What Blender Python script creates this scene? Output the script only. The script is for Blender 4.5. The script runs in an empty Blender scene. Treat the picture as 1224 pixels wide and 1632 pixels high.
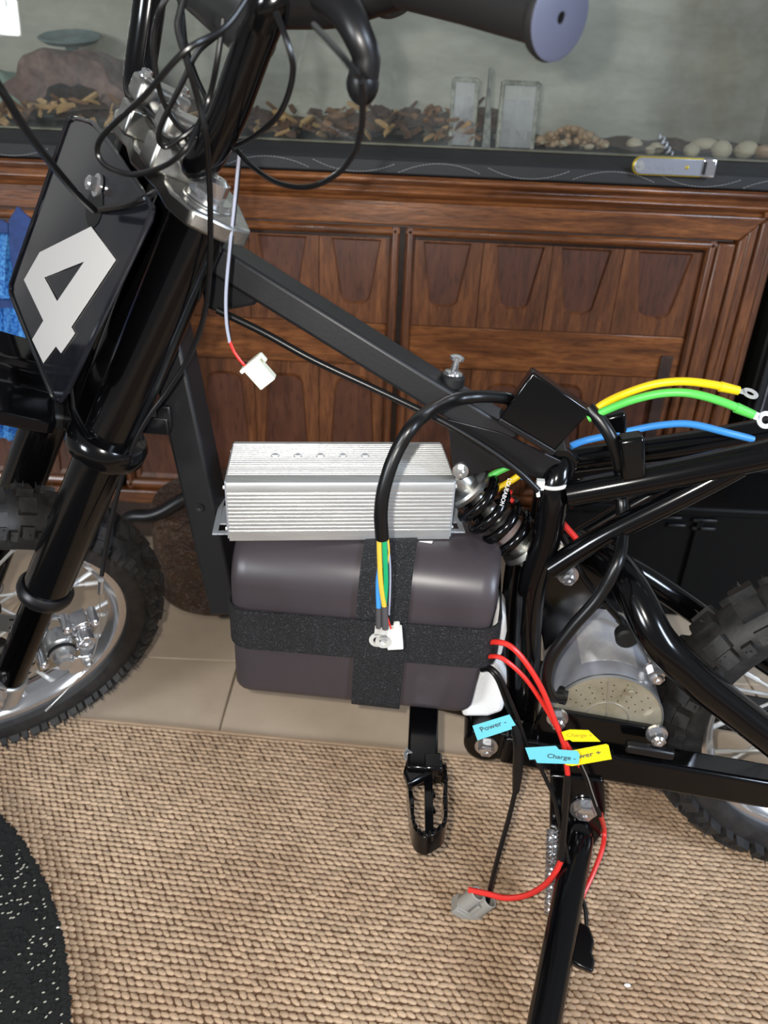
import bpy, math, random
import numpy as np
from mathutils import Matrix, Vector
random.seed(7); rng = np.random.default_rng(7)
scene = bpy.context.scene
col = scene.collection
R = math.radians
V = lambda *a: np.array(a, float)

# ------------------------------------------------------------------ camera
F_PX, CAM_H = 1226.0, 0.88
PITCH, ROLL = R(28.5), R(2.6)
CAM = V(0, 0, CAM_H)
FWD = V(0, math.cos(PITCH), -math.sin(PITCH)); U0 = V(0, math.sin(PITCH), math.cos(PITCH))
RT = V(1, 0, 0)*math.cos(ROLL)+U0*math.sin(ROLL); UP = U0*math.cos(ROLL)-V(1, 0, 0)*math.sin(ROLL)
cam = bpy.data.cameras.new('camera'); cam_o = bpy.data.objects.new('camera', cam); col.objects.link(cam_o)
cam.sensor_fit = 'VERTICAL'; cam.sensor_height = 36; cam.lens = 36*F_PX/1632
cam.clip_start = .01
cam_o.matrix_world = Matrix((( RT[0], UP[0], -FWD[0], CAM[0]), (RT[1], UP[1], -FWD[1], CAM[1]), (RT[2], UP[2], -FWD[2], CAM[2]), (0, 0, 0, 1)))
cam.dof.use_dof = True; cam.dof.focus_distance = .78; cam.dof.aperture_fstop = 6
scene.camera = cam_o

# ------------------------------------------------------------------ world and light
world = bpy.data.worlds.new('room_light'); scene.world = world; world.use_nodes = True
bg = world.node_tree.nodes['Background']
bg.inputs['Color'].default_value = (.95, .96, 1.0, 1); bg.inputs['Strength'].default_value = .15
def lamp(name, kind, loc, energy, color, aim=None, **kw):
    d = bpy.data.lights.new(name, kind); d.energy = energy; d.color = color
    for k, v in kw.items(): setattr(d, k, v)
    o = bpy.data.objects.new(name, d); col.objects.link(o); o.location = loc
    if aim is not None:
        o.rotation_euler = (Vector(aim)-Vector(loc)).to_track_quat('-Z', 'Y').to_euler()
    return o
lamp('phone_flash', 'POINT', (-.030, .004, .895), 19, (1, .96, .90), shadow_soft_size=.006)
lamp('window_daylight', 'AREA', (-3.0, -2.7, 1.62), 90, (.90, .95, 1), aim=(-.2, 1.0, .6), shape='RECTANGLE', size=1.1, size_y=1.0)
lamp('garden_door_daylight', 'AREA', (2.9, -1.6, 2.1), 105, (.70, .82, 1), aim=(.4, .8, .3), shape='RECTANGLE', size=.7, size_y=1.5)
scene.view_settings.view_transform = 'Standard'; scene.view_settings.look = 'None'
scene.view_settings.gamma = 1; scene.view_settings.use_curve_mapping = False
scene.view_settings.exposure = .45

# ------------------------------------------------------------------ points: rays of the measured view meeting real planes
def ray(x, y): return FWD*F_PX+RT*(x-612)-UP*(y-816)
def PLN(x, y, o, n):
    r = ray(x, y); return CAM+r*(np.dot(o-CAM, n)/np.dot(r, n))
def W(x, y, Y): return PLN(x, y, V(0, Y, 0), V(0, 1, 0))
def G(x, y, z=0.0): return PLN(x, y, V(0, 0, z), V(0, 0, 1))
PSI = R(5.4)
EF = V(-math.cos(PSI), math.sin(PSI), 0); EL = V(-math.sin(PSI), -math.cos(PSI), 0); EZ = V(0, 0, 1); ER = -EF
B0 = V(.567, .71, 0)                                   # under the rear axle
def B(x, y, d=0.0): return PLN(x, y, B0+EL*d, EL)        # bike plane, d = offset to the bike's left side
def BK(u, z, d): return B0+EF*u+EZ*z+EL*d
def bku(p): q = p-B0; return float(q@EF), float(q[2]), float(q@EL)
RHO, DEL = R(27.4), R(40.7)
F0 = EF*math.cos(RHO)+EZ*math.sin(RHO); SA = -EF*math.sin(RHO)+EZ*math.cos(RHO)
SF = F0*math.cos(DEL)+EL*math.sin(DEL); SL = EL*math.cos(DEL)-F0*math.sin(DEL)
WC = V(-.518, .789, .246); A0 = WC-.035*SF
def ST(s, f, l): return A0+SA*s+SF*f+SL*l               # steering frame: along axis, forward, to the left grip
def SPl(x, y, l): return PLN(x, y, A0+SL*l, SL)
def SPf(x, y, f): return PLN(x, y, A0+SF*f, SF)
def SPs(x, y, s): return PLN(x, y, A0+SA*s, SA)
def nrm(v): return v/np.linalg.norm(v)
def perp(d):
    d = nrm(d); a = V(0, 0, 1) if abs(d[2]) < .9 else V(1, 0, 0)
    u = nrm(np.cross(a, d)); return u, np.cross(d, u)

# ------------------------------------------------------------------ materials
def lin(c): return tuple(((v/255)/12.92 if v/255 <= .04045 else ((v/255+.055)/1.055)**2.4) for v in c)+(1,)
def mat(name, c, rough=.5, metal=0, c2=None, vscale=8, bump=0, bscale=60, coat=0, spec=.5, stretch=(1, 1, 1), trans=0, alpha=1, detail=5, island=0, noise_lo=.35, noise_hi=.65, sheen=0, vrough=0):
    m = bpy.data.materials.new(name); m.use_nodes = True; nt = m.node_tree; N, L = nt.nodes, nt.links
    p = N['Principled BSDF']
    p.inputs['Base Color'].default_value = lin(c); p.inputs['Roughness'].default_value = rough
    p.inputs['Metallic'].default_value = metal; p.inputs['Coat Weight'].default_value = coat; p.inputs['Coat Roughness'].default_value = .08
    p.inputs['Specular IOR Level'].default_value = spec; p.inputs['Transmission Weight'].default_value = trans; p.inputs['Alpha'].default_value = alpha
    p.inputs['Sheen Weight'].default_value = sheen
    if c2 is not None or bump or vrough:
        tc = N.new('ShaderNodeTexCoord'); mp = N.new('ShaderNodeMapping'); mp.inputs['Scale'].default_value = stretch
        L.new(tc.outputs['Object'], mp.inputs['Vector'])
    if c2 is not None:
        n = N.new('ShaderNodeTexNoise'); n.inputs['Scale'].default_value = vscale; n.inputs['Detail'].default_value = detail; n.inputs['Roughness'].default_value = .65
        L.new(mp.outputs[0], n.inputs['Vector'])
        cr = N.new('ShaderNodeValToRGB'); cr.color_ramp.elements[0].position = noise_lo; cr.color_ramp.elements[1].position = noise_hi
        cr.color_ramp.elements[0].color = lin(c); cr.color_ramp.elements[1].color = lin(c2)
        L.new(n.outputs['Fac'], cr.inputs[0])
        out = cr.outputs[0]
        if island:
            g = N.new('ShaderNodeNewGeometry'); hs = N.new('ShaderNodeHueSaturation'); mr = N.new('ShaderNodeMapRange')
            mr.inputs['To Min'].default_value = 1-island; mr.inputs['To Max'].default_value = 1+island
            L.new(g.outputs['Random Per Island'], mr.inputs[0]); L.new(mr.outputs[0], hs.inputs['Value']); L.new(out, hs.inputs['Color']); out = hs.outputs[0]
        L.new(out, p.inputs['Base Color'])
        if vrough:
            mr = N.new('ShaderNodeMapRange'); mr.inputs['To Min'].default_value = rough-vrough; mr.inputs['To Max'].default_value = rough+vrough
            L.new(n.outputs['Fac'], mr.inputs[0]); L.new(mr.outputs[0], p.inputs['Roughness'])
    if bump:
        n2 = N.new('ShaderNodeTexNoise'); n2.inputs['Scale'].default_value = bscale; n2.inputs['Detail'].default_value = 4
        L.new(mp.outputs[0], n2.inputs['Vector'])
        b = N.new('ShaderNodeBump'); b.inputs['Strength'].default_value = bump; b.inputs['Distance'].default_value = .002
        L.new(n2.outputs['Fac'], b.inputs['Height']); L.new(b.outputs[0], p.inputs['Normal'])
    return m
def wood(name, c1, c2, c3, grain, rough=.38):
    m = bpy.data.materials.new(name); m.use_nodes = True; nt = m.node_tree; N, L = nt.nodes, nt.links; p = N['Principled BSDF']
    tc = N.new('ShaderNodeTexCoord'); oi = N.new('ShaderNodeObjectInfo'); ad = N.new('ShaderNodeVectorMath'); ad.operation = 'ADD'
    mp = N.new('ShaderNodeMapping'); mp.inputs['Scale'].default_value = grain
    cx = N.new('ShaderNodeCombineXYZ'); mu = N.new('ShaderNodeMath'); mu.operation = 'MULTIPLY'; mu.inputs[1].default_value = 13.7
    L.new(oi.outputs['Random'], mu.inputs[0])
    for i in range(3): L.new(mu.outputs[0], cx.inputs[i])
    L.new(tc.outputs['Object'], ad.inputs[0]); L.new(cx.outputs[0], ad.inputs[1]); L.new(ad.outputs[0], mp.inputs['Vector'])
    n = N.new('ShaderNodeTexNoise'); n.inputs['Scale'].default_value = 7; n.inputs['Detail'].default_value = 8; n.inputs['Roughness'].default_value = .7; n.inputs['Distortion'].default_value = .6
    L.new(mp.outputs[0], n.inputs['Vector'])
    cr = N.new('ShaderNodeValToRGB'); e = cr.color_ramp.elements; e[0].position = .32; e[1].position = .72; e[0].color = lin(c1); e[1].color = lin(c3)
    k = e.new(.5); k.color = lin(c2); L.new(n.outputs['Fac'], cr.inputs[0])
    pn = N.new('ShaderNodeTexNoise'); pn.inputs['Scale'].default_value = 40; pn.inputs['Detail'].default_value = 3; L.new(mp.outputs[0], pn.inputs['Vector'])
    pr = N.new('ShaderNodeValToRGB'); pr.color_ramp.elements[0].position = .36; pr.color_ramp.elements[1].position = .46
    pr.color_ramp.elements[0].color = (.66, .6, .56, 1); pr.color_ramp.elements[1].color = (1, 1, 1, 1); L.new(pn.outputs['Fac'], pr.inputs[0])
    mx = N.new('ShaderNodeMix'); mx.data_type = 'RGBA'; mx.blend_type = 'MULTIPLY'; mx.inputs[0].default_value = 1
    L.new(cr.outputs[0], mx.inputs[6]); L.new(pr.outputs[0], mx.inputs[7]); L.new(mx.outputs[2], p.inputs['Base Color'])
    p.inputs['Roughness'].default_value = rough; p.inputs['Coat Weight'].default_value = .25; p.inputs['Coat Roughness'].default_value = .18
    b = N.new('ShaderNodeBump'); b.inputs['Strength'].default_value = .25; b.inputs['Distance'].default_value = .001
    L.new(pn.outputs['Fac'], b.inputs['Height']); L.new(b.outputs[0], p.inputs['Normal'])
    return m
M = {}
M['gloss_black'] = mat('gloss_black_paint', (6, 6, 7), .15, spec=.42, coat=.08)
M['satin_black'] = mat('satin_black_paint', (13, 13, 15), .38)
M['matt_black'] = mat('matt_black_paint', (24, 24, 26), .45, bump=.06, bscale=300)
M['plastic_black'] = mat('black_plastic', (10, 10, 12), .28, bump=.05, bscale=120)
M['dull_black'] = mat('dull_black', (10, 10, 10), .6, bump=.2, bscale=90)
M['plate_black'] = mat('glossy_plate_black', (15, 17, 24), .12, c2=(30, 30, 34), vscale=14, spec=.6)
M['rubber'] = mat('tire_rubber', (23, 22, 22), .6, c2=(44, 42, 40), vscale=40, bump=.15, bscale=200)
M['grip'] = mat('grip_rubber', (22, 21, 21), .55, bump=.1, bscale=200)
M['grip_cap'] = mat('grip_cap_rubber', (70, 74, 92), .5)  # blue-grey reflection on the cap face is put into its colour
M['cable'] = mat('cable_jacket', (11, 11, 12), .32)
M['chrome'] = mat('chrome', (220, 220, 222), .17, .92)
M['steel'] = mat('zinc_steel', (198, 198, 196), .30, .85, bump=.05, bscale=200)
M['darkchrome'] = mat('dark_chrome_stanchion', (52, 50, 50), .1, 1)
M['cast_alu'] = mat('machined_aluminium', (196, 196, 192), .36, 1, c2=(168, 168, 164), vscale=60, bump=.05, bscale=300)
M['alu'] = mat('extruded_aluminium', (222, 223, 221), .40, .85, c2=(208, 209, 208), vscale=30, stretch=(.15, 6, 6))
M['bracket_alu'] = mat('grey_bracket_metal', (166, 170, 176), .45, .4)
M['motor'] = mat('brushed_motor_can', (178, 182, 196), .40, .6, c2=(204, 204, 208), vscale=18, vrough=.1)
M['motor_cap'] = mat('motor_end_cover', (186, 178, 158), .42, .6, c2=(150, 142, 118), vscale=12)
M['battery'] = mat('battery_shrink_wrap', (56, 50, 53), .37, c2=(62, 56, 59), vscale=6, bump=.05, bscale=25)
M['strap'] = mat('hook_and_loop_strap', (8, 8, 9), .75, c2=(84, 84, 90), vscale=620, detail=1, noise_lo=.58, noise_hi=.76, bump=1.0, bscale=620, stretch=(1, 1, 1.6))
M['foam'] = mat('white_foam', (232, 231, 229), .9, bump=.25, bscale=300)
M['white_nylon'] = mat('white_nylon', (226, 228, 208), .45)
M['white_plastic'] = mat('white_connector_plastic', (228, 228, 218), .4)
M['zip'] = mat('natural_nylon_tie', (222, 222, 218), .4)
M['tin'] = mat('tinned_copper', (216, 216, 212), .38, .45)
M['dull_yellow'] = mat('dull_yellow_wire', (206, 172, 58), .45)
M['red'] = mat('red_wire', (214, 46, 38), .38)
M['yellow'] = mat('yellow_wire', (240, 200, 20), .4)
M['green'] = mat('bright_green_wire', (88, 200, 84), .4)
M['teal_green'] = mat('green_wire', (20, 150, 96), .4)
M['blue'] = mat('blue_wire', (62, 142, 214), .4)
M['white_wire'] = mat('white_wire', (150, 154, 170), .4)
M['tag_blue'] = mat('cyan_paper_tag', (112, 205, 220), .55)
M['tag_yellow'] = mat('yellow_paper_tag', (244, 222, 24), .55)
M['ink'] = mat('grey_ink', (70, 78, 84), .7)
M['ink_faint'] = mat('faint_ink', (190, 172, 40), .7)
M['grey_connector'] = mat('grey_connector_plastic', (150, 146, 138), .5)
M['decal'] = mat('pale_grey_decal', (205, 203, 200), .45)
M['spring_text'] = mat('white_print', (225, 225, 225), .5)
M['silver_label'] = mat('silver_label', (186, 184, 184), .35, .6, c2=(204, 158, 150), vscale=160)
M['clear'] = mat('clear_plastic_sleeve', (235, 235, 235), .12, trans=.85)
M['wood_v'] = wood('dark_oak_upright_grain', (66, 36, 18), (96, 55, 29), (128, 78, 42), (9, 9, .9))
M['wood_h'] = wood('dark_oak_level_grain', (64, 36, 18), (108, 63, 32), (152, 95, 51), (.9, 9, 9), .3)
M['wood_s'] = wood('stained_scoop', (64, 34, 21), (80, 44, 27), (94, 54, 34), (5, 5, .8), .42)
M['wood_dark'] = wood('dark_groove', (36, 21, 13), (48, 29, 18), (60, 36, 22), (2, 2, 2), .5)
M['pad'] = mat('black_padded_cloth', (25, 25, 25), .6, bump=.25, bscale=400)
M['stitch'] = mat('grey_thread', (150, 150, 148), .8)
M['tank_back'] = mat('tank_back_sheet', (148, 147, 137), .7, c2=(178, 176, 165), vscale=5, stretch=(1, 1, 3), detail=8)
M['tank_dirt'] = mat('settled_silt', (118, 114, 100), .9, c2=(140, 136, 120), vscale=14)
M['bark_dark'] = mat('bark_dark', (74, 52, 40), .85, c2=(106, 76, 56), vscale=40, bump=.5, bscale=120)
M['bark_mid'] = mat('bark_mid', (136, 98, 66), .85, c2=(108, 78, 54), vscale=40, bump=.4, bscale=120)
M['bark_pale'] = mat('bark_pale', (196, 164, 116), .85, c2=(170, 132, 88), vscale=40, bump=.3, bscale=120)
M['pebble'] = mat('cream_pebble', (196, 186, 164), .6, c2=(176, 164, 142), vscale=30, bump=.1, bscale=60)
M['pebble_pink'] = mat('tan_pebble', (184, 156, 128), .6, c2=(166, 140, 116), vscale=30)
M['hide'] = mat('rough_brown_cave', (92, 72, 68), .9, c2=(140, 116, 112), vscale=28, bump=.7, bscale=60)
M['hide_green'] = mat('mossy_green_cave', (126, 150, 140), .9, c2=(150, 172, 162), vscale=24, bump=.5, bscale=60)
M['slate'] = mat('grey_slate_dish', (98, 108, 108), .8, c2=(118, 146, 146), vscale=20)
M['acrylic_edge'] = mat('grimy_acrylic_edge', (104, 106, 98), .5, c2=(176, 178, 170), vscale=70, bump=.4, bscale=120)
M['tile'] = mat('beige_floor_tile', (190, 170, 147), .42, c2=(204, 185, 161), vscale=7, bump=.04, bscale=40, detail=8)
M['grout'] = mat('grout', (158, 139, 119), .9)
M['jute'] = mat('jute_fibre', (166, 137, 109), .85, c2=(196, 169, 139), vscale=3.5, detail=6, island=.16, bump=.4, bscale=500)
M['jute_base'] = mat('jute_backing', (104, 76, 54), .95, bump=.3, bscale=300)
M['mat_black'] = mat('black_loop_mat', (13, 13, 12), .9, c2=(20, 20, 18), vscale=60, bump=.5, bscale=400)
M['fleck'] = mat('pale_fleck', (176, 172, 156), .9)
M['leather'] = mat('embossed_brown_leather', (64, 46, 36), .5, c2=(82, 60, 46), vscale=20)
M['blue_cloth'] = mat('blue_woven_cloth', (38, 92, 168), .6, c2=(92, 166, 226), vscale=200, detail=1, bump=.5, bscale=220)
M['blue_flap'] = mat('navy_blue_cloth', (26, 48, 96), .7, c2=(34, 62, 118), vscale=60)
M['brass'] = mat('brass', (206, 182, 70), .3, .8)
M['opener'] = mat('nickel_plate', (206, 210, 222), .25, .9, bump=.05, bscale=200)
M['speaker'] = mat('black_vinyl', (16, 16, 15), .6, bump=.15, bscale=300, spec=.3)
M['case'] = mat('black_moulded_case', (5, 5, 5), .55, bump=.1, bscale=90, spec=.2)
def leather_relief(m):
    N, L = m.node_tree.nodes, m.node_tree.links; p = N['Principled BSDF']
    tc = N.new('ShaderNodeTexCoord'); n = N.new('ShaderNodeTexNoise'); n.inputs['Scale'].default_value = 26; n.inputs['Detail'].default_value = 1; n.inputs['Distortion'].default_value = 2.2
    L.new(tc.outputs['Object'], n.inputs['Vector'])
    w = N.new('ShaderNodeMath'); w.operation = 'MULTIPLY'; w.inputs[1].default_value = 60; L.new(n.outputs['Fac'], w.inputs[0])
    s = N.new('ShaderNodeMath'); s.operation = 'SINE'; L.new(w.outputs[0], s.inputs[0])
    b = N.new('ShaderNodeBump'); b.inputs['Strength'].default_value = .7; b.inputs['Distance'].default_value = .003
    L.new(s.outputs[0], b.inputs['Height']); L.new(b.outputs[0], p.inputs['Normal'])
leather_relief(M['leather'])
def glass_mat():
    m = bpy.data.materials.new('smeared_tank_glass'); m.use_nodes = True; N, L = m.node_tree.nodes, m.node_tree.links
    for n in list(N):
        if n.type != 'OUTPUT_MATERIAL': N.remove(n)
    out = [n for n in N if n.type == 'OUTPUT_MATERIAL'][0]
    tr = N.new('ShaderNodeBsdfTransparent'); tr.inputs[0].default_value = (.96, .97, .95, 1)
    gl = N.new('ShaderNodeBsdfGlossy'); gl.inputs['Roughness'].default_value = .015
    fr = N.new('ShaderNodeFresnel'); fr.inputs[0].default_value = 1.5
    df = N.new('ShaderNodeBsdfDiffuse'); df.inputs[0].default_value = lin((190, 196, 194))
    m1 = N.new('ShaderNodeMixShader'); m2 = N.new('ShaderNodeMixShader')
    tc = N.new('ShaderNodeTexCoord'); n = N.new('ShaderNodeTexNoise'); n.inputs['Scale'].default_value = 9; n.inputs['Detail'].default_value = 9; n.inputs['Roughness'].default_value = .75
    L.new(tc.outputs['Object'], n.inputs['Vector'])
    mr = N.new('ShaderNodeMapRange'); mr.inputs['From Min'].default_value = .4; mr.inputs['From Max'].default_value = .8; mr.inputs['To Min'].default_value = .01; mr.inputs['To Max'].default_value = .11
    L.new(n.outputs['Fac'], mr.inputs[0])
    L.new(mr.outputs[0], m1.inputs[0]); L.new(tr.outputs[0], m1.inputs[1]); L.new(df.outputs[0], m1.inputs[2])
    L.new(fr.outputs[0], m2.inputs[0]); L.new(m1.outputs[0], m2.inputs[1]); L.new(gl.outputs[0], m2.inputs[2]); L.new(m2.outputs[0], out.inputs[0])
    return m
M['glass'] = glass_mat()
def clear_mat():
    m = bpy.data.materials.new('clear_acrylic'); m.use_nodes = True; N, L = m.node_tree.nodes, m.node_tree.links
    for n in list(N):
        if n.type != 'OUTPUT_MATERIAL': N.remove(n)
    out = [n for n in N if n.type == 'OUTPUT_MATERIAL'][0]
    tr = N.new('ShaderNodeBsdfTransparent'); df = N.new('ShaderNodeBsdfDiffuse'); df.inputs[0].default_value = lin((225, 228, 236))
    m1 = N.new('ShaderNodeMixShader'); tc = N.new('ShaderNodeTexCoord'); n = N.new('ShaderNodeTexNoise'); n.inputs['Scale'].default_value = 40
    mp = N.new('ShaderNodeMapping'); mp.inputs['Scale'].default_value = (1, 1, .2); L.new(tc.outputs['Object'], mp.inputs[0]); L.new(mp.outputs[0], n.inputs['Vector'])
    mr = N.new('ShaderNodeMapRange'); mr.inputs['To Min'].default_value = .03; mr.inputs['To Max'].default_value = .48; L.new(n.outputs['Fac'], mr.inputs[0]); L.new(mr.outputs[0], m1.inputs[0])
    L.new(tr.outputs[0], m1.inputs[1]); L.new(df.outputs[0], m1.inputs[2]); L.new(m1.outputs[0], out.inputs[0])
    return m
M['acrylic'] = clear_mat()

# ------------------------------------------------------------------ mesh building
def catmull(pts, n=8, closed=False):
    P = [np.asarray(p, float) for p in pts]
    if len(P) < 3 and not closed: return P
    out = []; k = len(P)
    rngk = range(k) if closed else range(k-1)
    for i in rngk:
        p1, p2 = P[i], P[(i+1) % k]
        p0 = P[i-1] if (closed or i > 0) else 2*p1-p2
        p3 = P[(i+2) % k] if (closed or i+2 < k) else 2*p2-p1
        for j in range(n):
            t = j/n
            out.append(.5*((2*p1)+(-p0+p2)*t+(2*p0-5*p1+4*p2-p3)*t*t+(-p0+3*p1-3*p2+p3)*t**3))
    if not closed: out.append(P[-1])
    return out
class MB:
    def __init__(s): s.v = []; s.f = []
    def add(s, vs, fs):
        o = len(s.v); s.v.extend([tuple(float(c) for c in v) for v in vs]); s.f.extend([tuple(i+o for i in f) for f in fs]); return s
    def hexa(s, p):   # 8 corners: bottom ring 0-3, top ring 4-7
        return s.add(p, [(3, 2, 1, 0), (4, 5, 6, 7), (0, 1, 5, 4), (1, 2, 6, 5), (2, 3, 7, 6), (3, 0, 4, 7)])
    def box(s, c, sx, sy, sz, ax=V(1, 0, 0), ay=V(0, 1, 0), az=V(0, 0, 1)):
        c = np.asarray(c, float); h = [ax*sx/2, ay*sy/2, az*sz/2]
        return s.hexa([c+a*h[0]+b*h[1]+d*h[2] for d in (-1, 1) for a, b in ((-1, -1), (1, -1), (1, 1), (-1, 1))])
    def beam(s, p0, p1, w, h, side):
        d = nrm(p1-p0); sd = nrm(side-d*np.dot(side, d)); u = np.cross(sd, d)
        return s.box((p0+p1)/2, np.linalg.norm(p1-p0), w, h, d, sd, u)
    def prism(s, poly, vec):
        n = len(poly); a = [np.asarray(p, float) for p in poly]; b = [p+vec for p in a]
        return s.add(a+b, [tuple(range(n))[::-1], tuple(range(n, 2*n))]+[(i, (i+1) % n, n+(i+1) % n, n+i) for i in range(n)])
    def tube(s, pts, r, n=10, smooth=6, closed=False, caps=True):
        P = catmull(pts, smooth, closed) if smooth else [np.asarray(p, float) for p in pts]
        k = len(P); rr = [r]*k if np.isscalar(r) else list(np.interp(np.linspace(0, 1, k), np.linspace(0, 1, len(r)), r))
        T = []
        for i in range(k):
            if closed: t = P[(i+1) % k]-P[i-1]
            else: t = P[min(i+1, k-1)]-P[max(i-1, 0)]
            T.append(nrm(t))
        u, w = perp(T[0]); vs = []
        for i in range(k):
            u = nrm(u-T[i]*np.dot(u, T[i])); w = np.cross(T[i], u)
            for j in range(n):
                a = 2*math.pi*j/n; vs.append(P[i]+(u*math.cos(a)+w*math.sin(a))*rr[i])
        fs = []
        for i in range(k if closed else k-1):
            i2 = (i+1) % k
            for j in range(n): fs.append((i*n+j, i*n+(j+1) % n, i2*n+(j+1) % n, i2*n+j))
        if caps and not closed: fs += [tuple(range(n))[::-1], tuple(range((k-1)*n, k*n))]
        return s.add(vs, fs)
    def cyl(s, p0, p1, r0, r1=None, n=24): return s.tube([p0, p1], [r0, r0 if r1 is None else r1], n, 0)
    def lathe(s, c, axis, prof, n=28, closed=False):
        axis = nrm(axis); u, w = perp(axis); vs = []
        for r, h in prof:
            for j in range(n):
                a = 2*math.pi*j/n; vs.append(c+axis*h+(u*math.cos(a)+w*math.sin(a))*max(r, 1e-5))
        k = len(prof); fs = []
        for i in range(k if closed else k-1):
            i2 = (i+1) % k
            for j in range(n): fs.append((i*n+j, i*n+(j+1) % n, i2*n+(j+1) % n, i2*n+j))
        return s.add(vs, fs)
    def ball(s, c, r, sc=(1, 1, 1), axes=None, n=14, m=9):
        ax = axes or (V(1, 0, 0), V(0, 1, 0), V(0, 0, 1)); c = np.asarray(c, float)
        vs = [c-ax[2]*r*sc[2]]
        for i in range(1, m):
            t = math.pi*i/m
            for j in range(n):
                a = 2*math.pi*j/n
                vs.append(c+r*(ax[0]*sc[0]*math.sin(t)*math.cos(a)+ax[1]*sc[1]*math.sin(t)*math.sin(a)-ax[2]*sc[2]*math.cos(t)))
        vs.append(c+ax[2]*r*sc[2]); e = len(vs)-1
        fs = [(0, 1+(j+1) % n, 1+j) for j in range(n)]
        for i in range(m-2):
            for j in range(n): fs.append((1+i*n+j, 1+i*n+(j+1) % n, 1+(i+1)*n+(j+1) % n, 1+(i+1)*n+j))
        fs += [(e, 1+(m-2)*n+j, 1+(m-2)*n+(j+1) % n) for j in range(n)]
        return s.add(vs, fs)
    def ribbon(s, pts, wdir, width, thick, ndirs, closed=False):
        k = len(pts); vs = []
        for p, nd in zip(pts, ndirs):
            for a, b in ((-.5, 0), (.5, 0), (.5, 1), (-.5, 1)): vs.append(p+wdir*width*a+nd*thick*b)
        fs = []
        for i in range(k if closed else k-1):
            i2 = (i+1) % k
            for j in range(4): fs.append((i*4+j, i*4+(j+1) % 4, i2*4+(j+1) % 4, i2*4+j))
        if not closed: fs += [(3, 2, 1, 0), tuple((k-1)*4+j for j in range(4))]
        return s.add(vs, fs)
    def mesh(s, name, material, angle=38):
        me = bpy.data.meshes.new(name); me.from_pydata(s.v, [], s.f); me.materials.append(material)
        import bmesh
        bm = bmesh.new(); bm.from_mesh(me); bmesh.ops.recalc_face_normals(bm, faces=bm.faces)
        for f in bm.faces: f.smooth = True
        lim = R(angle)
        for e in bm.edges:
            if len(e.link_faces) != 2 or e.calc_face_angle(0) > lim: e.smooth = False
        bm.to_mesh(me); bm.free(); return me
    def build(s, name, material, parent=None, bevel=0, seg=2, angle=38, **props):
        return link(name, s.mesh(name, material, angle), parent, bevel, seg, **props)
def link(name, me, parent=None, bevel=0, seg=2, loc=None, rot=None, **props):
    o = bpy.data.objects.new(name, me); col.objects.link(o)
    if parent is not None:
        o.parent = parent; o.matrix_parent_inverse = Matrix.Translation(parent.location).inverted() if parent.type == 'EMPTY' else Matrix.Identity(4)
    if loc is not None: o.location = loc
    if rot is not None: o.rotation_euler = rot
    if bevel:
        b = o.modifiers.new('edge', 'BEVEL'); b.width = bevel; b.segments = seg; b.limit_method = 'ANGLE'; b.angle_limit = R(40); b.harden_normals = False
    for k, v in props.items(): o[k] = v
    return o
def thing(name, label, cat, loc, group=None):
    o = bpy.data.objects.new(name, None); col.objects.link(o); o.location = tuple(float(c) for c in loc); o.empty_display_size = .05
    o['label'] = label; o['category'] = cat
    if group: o['group'] = group
    return o
def tag(o, label, cat, group=None):
    o['label'] = label; o['category'] = cat
    if group: o['group'] = group
    return o
def struct(o): o['kind'] = 'structure'; return o
def text(name, s, size, origin, xd, yd, material, parent, depth=.0002):
    cu = bpy.data.curves.new(name, 'FONT'); cu.body = s; cu.size = size; cu.extrude = depth; cu.align_x = 'CENTER'; cu.align_y = 'CENTER'; cu.resolution_u = 3
    t = bpy.data.objects.new(name+'_curve', cu); col.objects.link(t)
    me = bpy.data.meshes.new_from_object(t.evaluated_get(bpy.context.evaluated_depsgraph_get()))
    bpy.data.objects.remove(t); bpy.data.curves.remove(cu)
    xd = nrm(xd); zd = nrm(np.cross(xd, yd)); yd = np.cross(zd, xd)
    me.transform(Matrix(((xd[0], yd[0], zd[0], origin[0]), (xd[1], yd[1], zd[1], origin[1]), (xd[2], yd[2], zd[2], origin[2]), (0, 0, 0, 1))))
    me.materials.clear(); me.materials.append(material)
    return link(name, me, parent)
def bolt(parent, p, axis, r, h, m='steel', name='bolt', washer=True):
    b = MB(); axis = nrm(axis)
    if washer: b.lathe(p, axis, [(0, 0), (r*1.45, 0), (r*1.45, h*.25), (r*.9, h*.25)], 20)
    b.tube([p+axis*h*.2, p+axis*h], r, 6, 0)
    b.lathe(p+axis*h, axis, [(r*.85, 0), (r*.6, h*.16), (r*.25, h*.16), (r*.22, -h*.1), (0, -h*.1)], 12)
    return b.build(name, M[m], parent)
def wire(parent, pts, r, m, name='wire', n=8, smooth=6): return MB().tube(pts, r, n, smooth).build(name, M[m], parent)

# ================================================================== SETTING
fl = struct(MB().box((0, .8, -.0275), 4.4, 3.4, .03).build('floor', M['grout']))
tm = MB().box((0, 0, 0), .4482, .4482, .008).mesh('tile', M['tile'])
ty = -.05
for i in range(-5, 5):
    for j in range(-3, 4):
        cx = -.243+.225+.45*i+.0; cy = 1.058+.225+.45*j
        o = link('tile', tm, fl, .0015, 1, loc=(cx, cy, -.0105))
wb = struct(MB().box((0, 2.08, 1.2), 4.4, .1, 2.4).build('wall_back', mat('off_white_wall', (196, 192, 184), .8, c2=(204, 200, 192), vscale=3)))

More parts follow.
